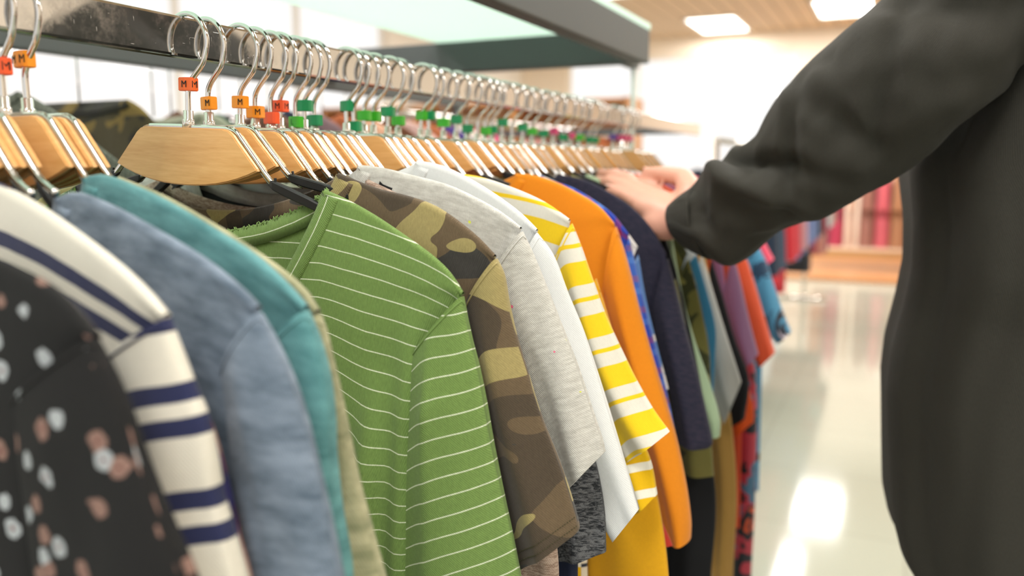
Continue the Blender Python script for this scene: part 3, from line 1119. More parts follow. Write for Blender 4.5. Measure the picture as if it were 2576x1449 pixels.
garment('olive_tee', 'pale olive heather tee whose sleeve edge shows between the teal and green tees', 'tee', 0.3455, T['olive'], th=0.10,
        S=[(300, 450), (420, 500), (560, 580), (680, 660), (760, 725), (800, 785)],
        O=[(803, 790), (822, 840), (842, 930), (865, 1050), (892, 1200), (926, 1330), (960, 1449), (1000, 1600)],
        I=[(720, 900), (750, 1100), (790, 1300), (820, 1449), (840, 1600)], seed=6, group=G)
garment('green_tee', 'green tee with thin white stripes and wide raw-edged neckline in sharp focus', 'tee', near(0.474), T['green'], collar_mat=T['green_band'],
        S=[(818, 482), (880, 510), (950, 550), (1030, 605), (1090, 650), (1130, 690), (1162, 740)],
        O=[(1165, 745), (1176, 800), (1190, 860), (1205, 920), (1222, 1010), (1240, 1120), (1262, 1230), (1285, 1340), (1305, 1449), (1330, 1600)],
        I=[(1045, 890), (1032, 945), (1024, 1010), (1014, 1100), (1000, 1200), (982, 1330), (968, 1449), (955, 1600)],
        nf=0.125, nb=0.034, seed=7, group=G, tmax=0.012, ts=0.015, tilt=30, raw=True, wave=0.011, tent=0.014, folds=((0.178, 0.150, 0.012, 0.014, -0.14, -0.7), (0.205, 0.19, 0.010, 0.010, -0.09, -0.7), (0.12, 0.10, 0.02, 0.008, -0.16, -0.7)), det=1.5)
garment('camouflage_tee', 'brown and khaki camouflage tee right behind the green striped one', 'tee', near(0.509), T['camo'],
        S=[(852, 440), (905, 462), (960, 482), (1020, 496), (1090, 520), (1150, 558), (1205, 603), (1245, 645)],
        O=[(1250, 650), (1268, 690), (1280, 760), (1300, 850), (1330, 950), (1360, 1050), (1398, 1150), (1428, 1240), (1450, 1325), (1447, 1345)],
        I=[(1178, 760), (1195, 900), (1225, 1050), (1260, 1200), (1290, 1350), (1308, 1432)],
        nf=0.09, nb=0.03, seed=8, group=G, tilt=30, stitch=MAT['thread'], band=0.016, det=1.2)
garment('taupe_tee', 'taupe knitted tee inside the neckline behind the camouflage tee', 'tee', near(0.545), T['taupe'],
        O=[(1270, 720), (1310, 900), (1360, 1150), (1400, 1380), (1405, 1500)], I=[(1200, 900), (1250, 1100), (1290, 1300), (1300, 1500)], seed=9, group=G, ts=0.007)
garment('black_knit_tee', 'black tee whose neckline shows under the second wooden hanger', 'tee', near(0.56), T['black'],
        O=[(1290, 720), (1330, 900), (1380, 1100), (1400, 1250)], seed=10, group=G, ts=0.006)
garment('grey_tee', 'light grey marled tee with tiny pink and yellow specks', 'tee', near(0.573), T['grey'],
        S=[(905, 420), (960, 426), (1050, 448), (1130, 470), (1205, 505), (1265, 540), (1310, 575)],
        O=[(1315, 582), (1345, 645), (1378, 725), (1412, 815), (1447, 910), (1482, 1020), (1510, 1105), (1518, 1140)],
        I=[(1235, 700), (1290, 850), (1345, 1000), (1390, 1130), (1425, 1235)], seed=11, group=G, tilt=32)
garment('charcoal_tee', 'charcoal marled knit tee with sleeve end below the grey cuff', 'tee', near(0.598), T['charcoal'],
        O=[(1340, 640), (1380, 760), (1430, 930), (1475, 1090), (1502, 1190), (1518, 1290), (1521, 1392)],
        I=[(1270, 800), (1330, 1050), (1375, 1250), (1405, 1412)], seed=12, group=G, ts=0.008, tilt=12)
garment('white_tee', 'plain white tee between the grey one and the yellow striped one', 'tee', near(0.613), T['white'],
        S=[(1050, 408), (1110, 420), (1180, 452), (1250, 495), (1310, 540), (1350, 580)],
        O=[(1352, 585), (1395, 645), (1430, 740), (1465, 830), (1505, 955), (1545, 1080), (1580, 1190), (1608, 1280)],
        I=[(1290, 720), (1370, 950), (1430, 1130), (1480, 1260), (1540, 1365)], seed=13, group=G, tilt=30)
garment('yellow_striped_tee', 'bright yellow tee with wide and narrow white stripes', 'tee', near(0.674), T['yellow'],
        S=[(1115, 438), (1200, 447), (1290, 476), (1370, 512), (1432, 555)],
        O=[(1440, 562), (1462, 620), (1490, 700), (1522, 790), (1562, 880), (1602, 960), (1642, 1028), (1685, 1085)],
        I=[(1395, 660), (1430, 780), (1470, 910), (1520, 1040), (1575, 1165)], seed=14, group=G, tilt=33, alpha=0.5)
garment('narrow_striped_tee', 'deeper yellow tee with narrow white stripes under the wide striped sleeve', 'tee', near(0.688), T['yellow_thin'],
        O=[(1465, 640), (1520, 860), (1590, 1060), (1635, 1160), (1652, 1245)], I=[(1420, 900), (1520, 1140), (1592, 1300)], seed=15, group=G, tilt=28, ts=0.007)
garment('mustard_sweater', 'mustard yellow sweater hanging low under the striped yellow sleeves', 'sweater', near(0.724), T['mustard'],
        O=[(1500, 700), (1560, 900), (1620, 1120), (1652, 1250), (1670, 1350), (1682, 1449), (1690, 1600)],
        I=[(1430, 900), (1465, 1150), (1478, 1300), (1476, 1449), (1470, 1600)], seed=16, group=G, hem=-0.75)
garment('navy_slip_top', 'dark navy top showing only at the bottom below the charcoal sleeve', 'top', near(0.630), T['navy_plain'],
        O=[(1400, 800), (1450, 1150), (1452, 1449), (1452, 1600)], I=[(1330, 900), (1390, 1300), (1400, 1449), (1400, 1600)], seed=17, group=G, ts=0.006)
garment('cream_striped_top', 'cream top with thin dark stripes left of the mustard sweater', 'top', near(0.706), T['cream_stripe'],
        O=[(1440, 800), (1470, 1200), (1478, 1449), (1480, 1600)], seed=18, group=G, ts=0.006)
garment('coral_red_tee', 'red tee whose collar peeks out between the yellow and orange collars', 'tee', near(0.749), fabric('red', 'solid', ('b8372c',)),
        O=[(1500, 750), (1560, 1000), (1640, 1250), (1692, 1372)], seed=19, group=G, ts=0.006, sx=0.85, Z0=-0.012)
garment('orange_tee', 'orange long-sleeved tee right of the yellow striped one', 'tee', near(0.82), T['orange'],
        S=[(1298, 440), (1340, 443), (1400, 462), (1460, 492), (1510, 525), (1545, 565)],
        O=[(1550, 570), (1572, 640), (1592, 720), (1612, 800), (1640, 900), (1670, 1000), (1702, 1110), (1726, 1220), (1738, 1310), (1737, 1356)],
        I=[(1520, 735), (1550, 850), (1590, 1000), (1630, 1150), (1660, 1280), (1682, 1360)], seed=20, group=G, tilt=8, ts=0.016)
garment('plaid_shirt', 'blue and dark red plaid shirt between the orange and navy tops', 'shirt', 0.87, T['plaid'],
        S=[(1380, 455), (1440, 475), (1500, 510), (1545, 545), (1580, 590)],
        O=[(1583, 600), (1602, 690), (1620, 770), (1648, 880), (1675, 990), (1697, 1092)],
        I=[(1550, 740), (1600, 920), (1660, 1095)], seed=21, group=G)
garment('pale_blue_shirt', 'pale blue shirt edge between the plaid shirt and the navy top', 'shirt', 0.90, fabric('pale_blue', 'patches', ('8aa6c4', 'd8d2cc', '5b7fb4')),
        O=[(1606, 640), (1622, 740), (1655, 880), (1680, 980)], seed=22, group=G, ts=0.006)
garment('navy_sweatshirt', 'dark navy sweatshirt under the hand of the shopper', 'sweatshirt', 0.955, T['navy'],
        S=[(1405, 442), (1470, 455), (1530, 485), (1590, 525), (1640, 580), (1675, 640)],
        O=[(1680, 650), (1702, 740), (1727, 840), (1752, 930), (1776, 1030), (1793, 1108), (1788, 1122)],
        I=[(1640, 790), (1665, 910), (1690, 1020), (1702, 1108)], seed=23, group=G, tilt=4, ts=0.018)
garment('olive_shirt', 'dark olive shirt with sleeve end under the navy sweatshirt cuff', 'shirt', 1.0, T['army'],
        O=[(1700, 700), (1740, 900), (1785, 1080), (1797, 1195)], I=[(1650, 850), (1680, 1050), (1702, 1185)], seed=24, group=G, ts=0.01)
garment('black_long_top', 'long black top hanging below the olive sleeve', 'top', 1.03, T['black'],
        O=[(1710, 720), (1760, 950), (1795, 1180), (1802, 1300), (1790, 1449), (1785, 1600)], I=[(1650, 900), (1675, 1180), (1680, 1449), (1680, 1600)], seed=25, group=G)
garment('pale_green_top', 'pale green top edge right of the navy sweatshirt', 'top', 1.06, T['pale_green'],
        O=[(1715, 740), (1745, 850), (1785, 960), (1812, 1050), (1812, 1095)], I=[(1670, 850), (1730, 1000), (1775, 1095)], seed=26, group=G, ts=0.008)
garment('army_jacket', 'army green jacket below the cuff of the shopper', 'jacket', 1.10, T['army'],
        S=[(1500, 440), (1580, 470), (1650, 520), (1700, 580), (1728, 640)],
        O=[(1732, 650), (1752, 720), (1770, 800), (1785, 880), (1790, 960), (1792, 1060)], seed=27, group=G, tilt=4)
garment('blue_edged_top', 'bright blue top edge right of the army green jacket', 'top', 1.135, fabric('bright_blue', 'solid', ('3a7fa3',)),
        O=[(1752, 640), (1775, 720), (1800, 820), (1800, 900), (1795, 1000)], seed=28, group=G, ts=0.008)
garment('pale_grey_top', 'pale grey top with wide sleeve ending in a point', 'top', 1.18, T['light_grey'],
        O=[(1765, 640), (1790, 720), (1825, 830), (1862, 945), (1866, 960)], I=[(1740, 800), (1780, 950), (1822, 1065)], seed=29, group=G)
garment('tan_skirt_top', 'long tan top hanging low beside the red and blue print', 'top', 1.215, T['tan'],
        O=[(1785, 700), (1825, 950), (1848, 1120), (1855, 1260), (1845, 1449), (1840, 1600)], I=[(1740, 900), (1795, 1200), (1790, 1449), (1790, 1600)], seed=30, group=G, ts=0.008)
garment('black_tee', 'black top between the pale grey and purple ones', 'top', 1.26, T['black'],
        O=[(1790, 650), (1815, 730), (1850, 850), (1885, 950), (1875, 1050)], I=[(1760, 850), (1800, 980), (1830, 1075)], seed=31, group=G, ts=0.010)
garment('tangerine_top', 'bright tangerine top showing under the black one', 'top', 1.29, T['tangerine'],
        O=[(1800, 700), (1850, 870), (1892, 1000), (1897, 1060)], I=[(1770, 900), (1800, 1020), (1828, 1110)], seed=32, group=G, ts=0.008)
garment('purple_top', 'dusty purple top under the elbow of the shopper', 'top', 1.335, T['purple'],
        O=[(1845, 640), (1862, 700), (1885, 800), (1908, 890)], I=[(1815, 780), (1845, 870), (1872, 930)], seed=33, group=G, ts=0.018)
garment('red_orange_top', 'red-orange top right of the purple one', 'top', 1.38, T['red_orange'],
        O=[(1872, 640), (1895, 700), (1925, 800), (1950, 885)], I=[(1850, 800), (1885, 870), (1912, 922)], seed=34, group=G, ts=0.016)
garment('printed_dress', 'long red and blue printed dress reaching the lower frame edge', 'dress', 1.41, T['multi'],
        O=[(1875, 700), (1893, 850), (1905, 1000), (1903, 1150), (1898, 1300), (1890, 1449), (1885, 1600)], I=[(1830, 900), (1850, 1100), (1845, 1300), (1840, 1449), (1840, 1600)], seed=35, group=G, hem=-0.95, ts=0.02)
garment('blue_printed_top', 'sky blue and black printed top farthest out over the aisle', 'top', 1.56, T['sky'],
        O=[(1920, 640), (1945, 710), (1968, 780), (1990, 835)], I=[(1900, 760), (1930, 830), (1955, 865)], seed=36, group=G, ts=0.02)
garment('pink_top', 'hot pink top beside the elbow of the shopper', 'top', 1.62, T['pink'],
        O=[(1900, 560), (1925, 610), (1947, 652)], I=[(1880, 640), (1898, 665), (1920, 675)], seed=37, group=G, ts=0.02)


# ================================================================== THE SHOPPER
MAT['skin'] = plain('skin', 'cf9883', 0.5)
MAT['skin'].node_tree.nodes['Principled BSDF'].inputs['Subsurface Weight'].default_value = 0.12
MAT['skin'].node_tree.nodes['Principled BSDF'].inputs['Subsurface Radius'].default_value = (0.02, 0.008, 0.004)
MAT['skin'].node_tree.nodes['Principled BSDF'].inputs['Subsurface Scale'].default_value = 0.5
MAT['nail'] = plain('nail', 'e9b9a8', 0.3)
T['shirt'] = fabric('dark_shirt', 'solid', ('302f29',), 0.2, weave=1600, bump=0.4, rough=0.8, sheen=0.04)
T['trousers'] = fabric('trousers', 'solid', ('23262b',), 0.1)
MAT['hair'] = plain('hair', '2a1f18', 0.6)
MAT['shoe'] = plain('shoe_leather', '2b211b', 0.4)
MAT['sole'] = plain('shoe_sole', 'd8d4cc', 0.7)
MAT['eye'] = plain('eye', 'f2efe9', 0.2)
MAT['iris'] = plain('iris', '3a2a1c', 0.2)


def PX(px, py, Y): return Vector(at_y(px, py, Y))


PXc, PYc = 0.69, 1.07       # where the shopper stands
person = tag(empty('person', (PXc, PYc, 0)), 'person in dark charcoal shirt reaching a hand out to the clothes on the rack', 'person')
POFF = Vector((PXc, PYc, 0))


def pchild(o, parent=None):
    o.parent = parent or person
    o.location = -POFF if parent is None else (0, 0, 0)
    return o


def capsule(bm, p, q, r1, r2, seg=16):
    p, q = Vector(p), Vector(q)
    d = q - p
    L_ = d.length
    rot = Vector((0, 0, 1)).rotation_difference(d.normalized()).to_matrix() if L_ > 1e-6 else Matrix.Identity(3)
    prof = []
    for k in range(0, 7):
        a = -math.pi / 2 + k * math.pi / 12
        prof.append((r1 * math.cos(a), r1 * math.sin(a)))
    for k in range(0, 7):
        a = k * math.pi / 12
        prof.append((r2 * math.cos(a), L_ + r2 * math.sin(a)))
    rings = []
    for r, z in prof[1:-1]:
        rings.append([bm.verts.new(p + rot @ Vector((r * math.cos(2 * math.pi * k / seg), r * math.sin(2 * math.pi * k / seg), z))) for k in range(seg)])
    b0 = bm.verts.new(p + rot @ Vector((0, 0, -r1)))
    b1 = bm.verts.new(p + rot @ Vector((0, 0, L_ + r2)))
    for A, B_ in zip(rings, rings[1:]):
        for k in range(seg): bm.faces.new((A[k], A[(k + 1) % seg], B_[(k + 1) % seg], B_[k]))
    for k in range(seg):
        bm.faces.new((b0, rings[0][(k + 1) % seg], rings[0][k]))
        bm.faces.new((b1, rings[-1][k], rings[-1][(k + 1) % seg]))


def blob(bm, c, r, rot=None):
    mt = Matrix.Translation(Vector(c)) @ (rot.to_4x4() if rot else Matrix.Identity(4)) @ Matrix.Diagonal((r[0], r[1], r[2], 1))
    bmesh.ops.create_uvsphere(bm, u_segments=24, v_segments=16, radius=1.0, matrix=mt)


def chain(bm, pts, rad):
    for (a, b, r, q) in zip(pts, pts[1:], rad, rad[1:]): capsule(bm, a, b, r, q)


bm = bmesh.new()
hx, hy, hz = 0.655, 1.07, 1.71
# head looks towards the rack (-x)
blob(bm, (hx + 0.012, hy, hz + 0.02), (0.096, 0.076, 0.105))
blob(bm, (hx - 0.018, hy, hz - 0.055), (0.066, 0.058, 0.068))
blob(bm, (hx - 0.045, hy, hz - 0.098), (0.026, 0.030, 0.020))
capsule(bm, (hx - 0.080, hy, hz + 0.012), (hx - 0.092, hy, hz - 0.026), 0.008, 0.0105, 12)
for s in (-1, 1):
    blob(bm, (hx + 0.012, hy + s * 0.076, hz - 0.010), (0.018, 0.009, 0.030))
    blob(bm, (hx - 0.072, hy + s * 0.032, hz + 0.022), (0.016, 0.022, 0.008))
capsule(bm, (hx - 0.084, hy - 0.020, hz - 0.060), (hx - 0.084, hy + 0.020, hz - 0.060), 0.007, 0.007, 10)
chain(bm, [(hx + 0.015, hy, hz - 0.06), (0.690, 1.07, 1.56), (0.70, 1.07, 1.48)], [0.056, 0.058, 0.075])
for s in (-1, 1): chain(bm, [(0.70, 1.07 + s * 0.04, 1.50), (0.70, 1.07 + s * 0.15, 1.455)], [0.055, 0.055])
for z, a, b in ((1.40, 0.10, 0.165), (1.28, 0.105, 0.16), (1.15, 0.098, 0.145), (1.02, 0.10, 0.155), (0.95, 0.105, 0.165)):
    blob(bm, (0.70, 1.07, z), (a, b, 0.12 if z < 1.39 else 0.09))
for s in (-1, 1):
    chain(bm, [(0.70, 1.07 + s * 0.085, 0.90), (0.695, 1.07 + s * 0.10, 0.50), (0.71, 1.07 + s * 0.11, 0.32), (0.715, 1.07 + s * 0.11, 0.09)], [0.085, 0.055, 0.052, 0.036])
    chain(bm, [(0.715, 1.07 + s * 0.11, 0.07), (0.62, 1.07 + s * 0.125, 0.045), (0.56, 1.07 + s * 0.13, 0.04)], [0.040, 0.034, 0.022])
# left arm to the rack
SHL = Vector((0.70, 0.95, 1.465))
ELB = PX(2048, 400, 0.918)
WRI = PX(1725, 562, 0.968)
chain(bm, [SHL, PX(2460, 70, 0.890), PX(2250, 240, 0.897), ELB, PX(1895, 480, 0.942), WRI], [0.034, 0.032, 0.036, 0.026, 0.019, 0.023])
KN = [PX(1642, 488, 1.050), PX(1622, 490, 1.030), PX(1612, 502, 1.010), PX(1617, 522, 0.991)]
fingers = [[KN[0], PX(1606, 464, 1.082), PX(1574, 446, 1.104), PX(1550, 440, 1.118)],
           [KN[1], PX(1575, 455, 1.066), PX(1537, 440, 1.086), PX(1512, 440, 1.098)],
           [KN[2], PX(1566, 472, 1.040), PX(1528, 458, 1.060), PX(1507, 459, 1.070)],
           [KN[3], PX(1582, 498, 1.008), PX(1552, 485, 1.022), PX(1532, 480, 1.030)]]
for k, fg in enumerate(fingers):
    s = (1.0, 1.03, 0.98, 0.86)[k]
    chain(bm, [WRI.lerp(fg[0], 0.15), WRI.lerp(fg[0], 0.6), fg[0]], [0.020, 0.0175, 0.0125])
    chain(bm, fg, [0.0118 * s, 0.0098 * s, 0.0090 * s, 0.0078 * s])
blob(bm, WRI.lerp(KN[3], 0.45) + Vector((0, 0, -0.010)), (0.030, 0.024, 0.020))
thumb = [PX(1742, 490, 1.00), PX(1722, 448, 1.035), PX(1670, 438, 1.062), PX(1628, 436, 1.078)]
chain(bm, [WRI] + thumb, [0.022, 0.0185, 0.0125, 0.0112, 0.0088])
# right arm hangs at the side
SHR, ELR, WRR = Vector((0.70, 1.24, 1.455)), Vector((0.725, 1.305, 1.17)), Vector((0.68, 1.315, 0.92))
chain(bm, [SHR, SHR.lerp(ELR, 0.5), ELR, ELR.lerp(WRR, 0.35), WRR], [0.052, 0.046, 0.038, 0.040, 0.026])
for k in range(4):
    kn = Vector((0.655 + 0.020 * k, 1.315, 0.835 + 0.004 * k))
    chain(bm, [WRR, kn], [0.020, 0.0115])
    chain(bm, [kn, kn + Vector((-0.004, -0.004, -0.036)), kn + Vector((-0.006, -0.016, -0.060)), kn + Vector((-0.006, -0.028, -0.076))],
          [0.0112, 0.0095, 0.0088, 0.0076])
chain(bm, [WRR + Vector((-0.012, 0, -0.02)), Vector((0.638, 1.295, 0.870)), Vector((0.630, 1.282, 0.840)), Vector((0.630, 1.275, 0.818))], [0.018, 0.0125, 0.011, 0.009])
body = pchild(bm_obj('body', bm, MAT['skin'], None, True))
rm = body.modifiers.new('one_skin', 'REMESH')
rm.mode = 'VOXEL'
rm.voxel_size = 0.0042
rm.use_smooth_shade = True
sm = body.modifiers.new('soft', 'SMOOTH')
sm.factor = 0.5
sm.iterations = 4
for k, fg in enumerate(fingers + [thumb[1:]]):
    d = (fg[-1] - fg[-2]).normalized()
    upv = (Vector((0, 0, 1)) - d * d.z).normalized()
    sd = d.cross(upv)
    R3 = Matrix((sd, d, upv)).transposed()
    b2 = bmesh.new()
    blob(b2, fg[-1] + upv * 0.0072 + d * 0.001, (0.0052, 0.0068, 0.0012), R3)
    n_ = bm_obj('fingernail', b2, MAT['nail'], None, True)
    n_.parent = body
for s in (-1, 1):
    b2 = bmesh.new()
    blob(b2, (hx - 0.0735, hy + s * 0.031, hz + 0.004), (0.011, 0.0135, 0.0085))
    e_ = bm_obj('eye', b2, MAT['eye'], None, True)
    e_.parent = body
    b2 = bmesh.new()
    blob(b2, (hx - 0.0825, hy + s * 0.031, hz + 0.004), (0.0035, 0.0055, 0.0055))
    e_ = bm_obj('iris', b2, MAT['iris'], None, True)
    e_.parent = body
b2 = bmesh.new()
blob(b2, (hx + 0.026, hy, hz + 0.040), (0.100, 0.086, 0.100))
blob(b2, (hx + 0.055, hy, hz - 0.015), (0.066, 0.078, 0.080))
hair = pchild(bm_obj('hair', b2, MAT['hair'], None, True))

# shirt: left sleeve lofted between its upper and lower outline
ST = [((1688, 512), (1716, 608), 0.972), ((1712, 492), (1742, 628), 0.968), ((1755, 462), (1790, 650), 0.962), ((1800, 418), (1858, 662), 0.955),
      ((1838, 372), (1930, 600), 0.945), ((1868, 364), (1990, 572), 0.938), ((1905, 342), (2060, 545), 0.93), ((1938, 282), (2150, 505), 0.92),
      ((1990, 200), (2250, 452), 0.91), ((2050, 140), (2330, 392), 0.90), ((2112, 96), (2395, 330), 0.895), ((2150, 62), (2450, 292), 0.89),
      ((2200, 12), (2530, 232), 0.885), ((2290, -60), (2600, 150), 0.885)]
NS = 118
A = arcs([tuple(PX(*t, Y)) for t, b, Y in ST] + [(0.600, 0.905, 1.545), (0.665, 0.975, 1.535)], NS)
Bq = arcs([tuple(PX(*b, Y)) for t, b, Y in ST] + [(0.672, 0.890, 1.375), (0.725, 0.955, 1.360)], NS)
V, UV, Fc = [], [], []
na = 72
for i in range(NS):
    s = i / (NS - 1)
    a, b = Vector(A[i]), Vector(Bq[i])
    c, h = (a + b) / 2, (a - b) / 2
    ax = ((Vector(A[min(i + 1, NS - 1)]) + Vector(Bq[min(i + 1, NS - 1)])) - (Vector(A[max(i - 1, 0)]) + Vector(Bq[max(i - 1, 0)]))).normalized()
    dv = ax.cross(h).normalized() * min(h.length * 0.92, 0.070)
    if dv.y > 0: dv = -dv            # dv points to the camera side
    for k in range(na):
        q = 2 * math.pi * k / na
        cq, sq = math.cos(q), math.sin(q)
        # long oblique creases, deeper near the elbow and above the cuff
        w = 0.0
        for (s0, q0, ws, wq, sl, am) in ((0.245, 0.9, 0.028, 1.1, 0.11, -0.020), (0.20, 1.1, 0.03, 0.9, 0.10, 0.013), (0.34, 1.5, 0.022, 1.2, -0.06, -0.010),
                                         (0.43, 1.3, 0.028, 1.0, 0.05, -0.009), (0.52, 1.6, 0.022, 1.1, -0.07, -0.009), (0.63, 1.2, 0.03, 0.9, 0.08, -0.009),
                                         (0.12, 1.5, 0.02, 1.3, 0.03, -0.005), (0.76, 1.6, 0.03, 1.0, -0.05, -0.009), (0.30, 2.1, 0.02, 0.8, 0.05, 0.007)):
            dq = q - q0
            w += 1.3 * am * math.exp(-((s - s0 - sl * dq) / ws) ** 2 - (dq / wq) ** 2)
        w += 0.015 * noise.noise(Vector((s * 9 + cq * 1.2, sq * 1.6, 3.0))) + 0.004 * noise.noise(Vector((s * 26, cq * 3, sq * 3)))
        edge = min(1.0, s * 12)
        p = c + h * cq + dv * sq
        nrm = (h * cq / h.length ** 2 + dv * sq / dv.length ** 2).normalized()
        amp = 0.25 + 0.75 * abs(sq)
        p = p + nrm * (w * edge * amp)
        V.append(p); UV.append((q * 0.07, s * 0.7))
for i in range(NS - 1):
    for k in range(na):
        a, b = i * na + k, i * na + (k + 1) % na
        Fc.append((a, b, b + na, a + na))
base = len(V)       # turned-in cuff edge
c0 = sum((V[k] for k in range(na)), Vector()) / na
for k in range(na):
    V.append(V[k] + (c0 - V[k]) * 0.06 + Vector((0.012, -0.002, 0.006))); UV.append(UV[k])
for k in range(na): Fc.append((k, base + k, base + (k + 1) % na, (k + 1) % na))
# torso
def torso(V, UV, Fc, rows, seed, fold=0.006, seg=96, uo=2.0):
    zz = [r[0] for r in rows]
    n = 90
    b0 = len(V)
    for i in range(n):
        z = zz[0] + (zz[-1] - zz[0]) * i / (n - 1)
        g = lambda j: float(np.interp(-z, [-t for t in zz], [r[j] for r in rows]))
        cx, cy, a, b = g(1), g(2), g(3), g(4)
        for k in range(seg):
            q = 2 * math.pi * k / seg
            cq, sq = math.cos(q), math.sin(q)
            x = cx + a * math.copysign(abs(cq) ** 0.85, cq)
            y = cy + b * math.copysign(abs(sq) ** 0.85, sq)
            dn = min(1, i / 14)
            w = fold * dn * (noise.noise(Vector((cq * 2.6 + seed, sq * 3.2, z * 1.7))) * 1.6 + 0.8 * math.sin(q * 9 + 1.5 * math.sin(z * 6 + 1)) * (0.4 + 0.6 * i / n))
            w -= 0.006 * dn * math.exp(-((q - (3.95 + 0.16 * math.sin(z * 4))) / 0.06) ** 2)
            w -= 0.005 * dn * math.exp(-((q - (4.35 - 0.4 * (1.3 - z))) / 0.07) ** 2)
            V.append(Vector((x + w * cq, y + w * sq, z)))
            UV.append((uo + q * 0.16, z))
    for i in range(n - 1):
        for k in range(seg):
            a_, b_ = b0 + i * seg + k, b0 + i * seg + (k + 1) % seg
            Fc.append((a_, a_ + seg, b_ + seg, b_))


def row(z, py, px, b, back=0.86):
    xl = float(at_y(px, py, 0.97)[0])
    return (z, (xl + back) / 2, 1.07, (back - xl) / 2, b)


def zpy(py): return float(at_y(2250, py, 0.97)[2])
rows = [(1.575, 0.70, 1.07, 0.066, 0.072), (1.560, 0.70, 1.07, 0.078, 0.105), (1.545, 0.70, 1.07, 0.088, 0.150), (1.525, 0.70, 1.07, 0.100, 0.190), (1.49, 0.70, 1.07, 0.120, 0.212), (1.42, 0.695, 1.07, 0.15, 0.218)]
for py, px in ((420, 2266), (560, 2281), (680, 2279), (780, 2258), (900, 2226), (1000, 2214), (1200, 2219), (1320, 2223), (1390, 2240), (1425, 2262), (1449, 2284)):
    rows.append(row(zpy(py), py, px, 0.20 if py < 700 else 0.19))
torso(V, UV, Fc, rows, 4.0)
# right sleeve
P = arcs([tuple(SHR + Vector((0, -0.02, 0.005))), tuple(SHR.lerp(ELR, 0.5)), tuple(ELR), tuple(ELR.lerp(WRR, 0.5)), tuple(WRR + Vector((0, 0, 0.0)))], 40)
v_, f_ = tube([tuple(p) for p in P], list(np.linspace(0.078, 0.050, 40)), 32, False)
Fc += [tuple(x + len(V) for x in f) for f in f_]
V += v_; UV += [(5 + 0.01 * i, 0.3) for i in range(len(v_))]
shirt = pchild(mesh('shirt', V, Fc, T['shirt'], None, UV))
# cuff band of the left sleeve and shirt placket as sub-parts
V, UV, Fc = [], [], []
for i in range(10):
    for k in range(na):
        p = Vector(A[i]).lerp(Vector(Bq[i]), 0.5)
        a, b = Vector(A[i]), Vector(Bq[i])
        h = (a - b) / 2 * 1.02
        ax = ((Vector(A[i + 1]) + Vector(Bq[i + 1])) - (Vector(A[max(i - 1, 0)]) + Vector(Bq[max(i - 1, 0)]))).normalized()
        dv = ax.cross(h).normalized() * min(h.length * 0.92, 0.070)
        if dv.y > 0: dv = -dv
        q = 2 * math.pi * k / na
        V.append(p + h * math.cos(q) + dv * math.sin(q)); UV.append((q * 0.07, i * 0.007))
for i in range(9):
    for k in range(na):
        a, b = i * na + k, i * na + (k + 1) % na
        Fc.append((a, b, b + na, a + na))
cuff = mesh('cuff', V, Fc, T['shirt'], shirt, UV)
cuff.modifiers.new('thick', 'SOLIDIFY').thickness = 0.002
# shirt collar
v_, f_ = tube([tuple(Vector((0.698 + 0.066 * math.cos(a), 1.07 + 0.070 * math.sin(a), 1.575 - 0.012 * math.cos(a + 3.14))) ) for a in np.linspace(0.0, 2 * math.pi, 40)], 0.013, 10, False)
mesh('collar', v_, f_, T['shirt'], shirt, [(0, 0)] * len(v_))
# trousers and shoes
V, UV, Fc = [], [], []
trow = [(1.0, 0.69, 1.07, 0.118, 0.160), (0.90, 0.69, 1.07, 0.118, 0.165), (0.80, 0.695, 1.07, 0.115, 0.172)]
torso(V, UV, Fc, trow, 9.0, 0.003)
for s in (-1, 1):
    P = arcs([(0.70, 1.07 + s * 0.088, 0.84), (0.698, 1.07 + s * 0.098, 0.5), (0.712, 1.07 + s * 0.108, 0.3), (0.715, 1.07 + s * 0.11, 0.06)], 40)
    v_, f_ = tube([tuple(p) for p in P], list(np.linspace(0.105, 0.070, 40)), 32, False)
    Fc += [tuple(x + len(V) for x in f) for f in f_]
    V += v_; UV += [(5 + 0.01 * i, 0.3) for i in range(len(v_))]
pchild(mesh('trousers', V, Fc, T['trousers'], None, UV))
for s in (-1, 1):
    b2 = bmesh.new()
    blob(b2, (0.62, 1.07 + s * 0.125, 0.055), (0.115, 0.045, 0.042))
    blob(b2, (0.715, 1.07 + s * 0.115, 0.075), (0.058, 0.044, 0.060))
    blob(b2, (0.555, 1.07 + s * 0.132, 0.045), (0.058, 0.046, 0.032))
    for v in b2.verts: v.co.z = max(v.co.z, 0.02)
    sh_ = pchild(bm_obj('shoe', b2, MAT['shoe'], None, True))
    b2 = bmesh.new()
    bmesh.ops.create_circle(b2, cap_ends=True, segments=32, radius=1.0, matrix=Matrix.Translation((0.635, 1.07 + s * 0.125, 0.0)) @ Matrix.Diagonal((0.142, 0.050, 1, 1)))
    r = bmesh.ops.extrude_face_region(b2, geom=list(b2.faces))
    bmesh.ops.translate(b2, verts=[v for v in r['geom'] if isinstance(v, bmesh.types.BMVert)], vec=(0, 0, 0.022))
    so = bm_obj('sole', b2, MAT['sole'], None)
    so.parent = sh_

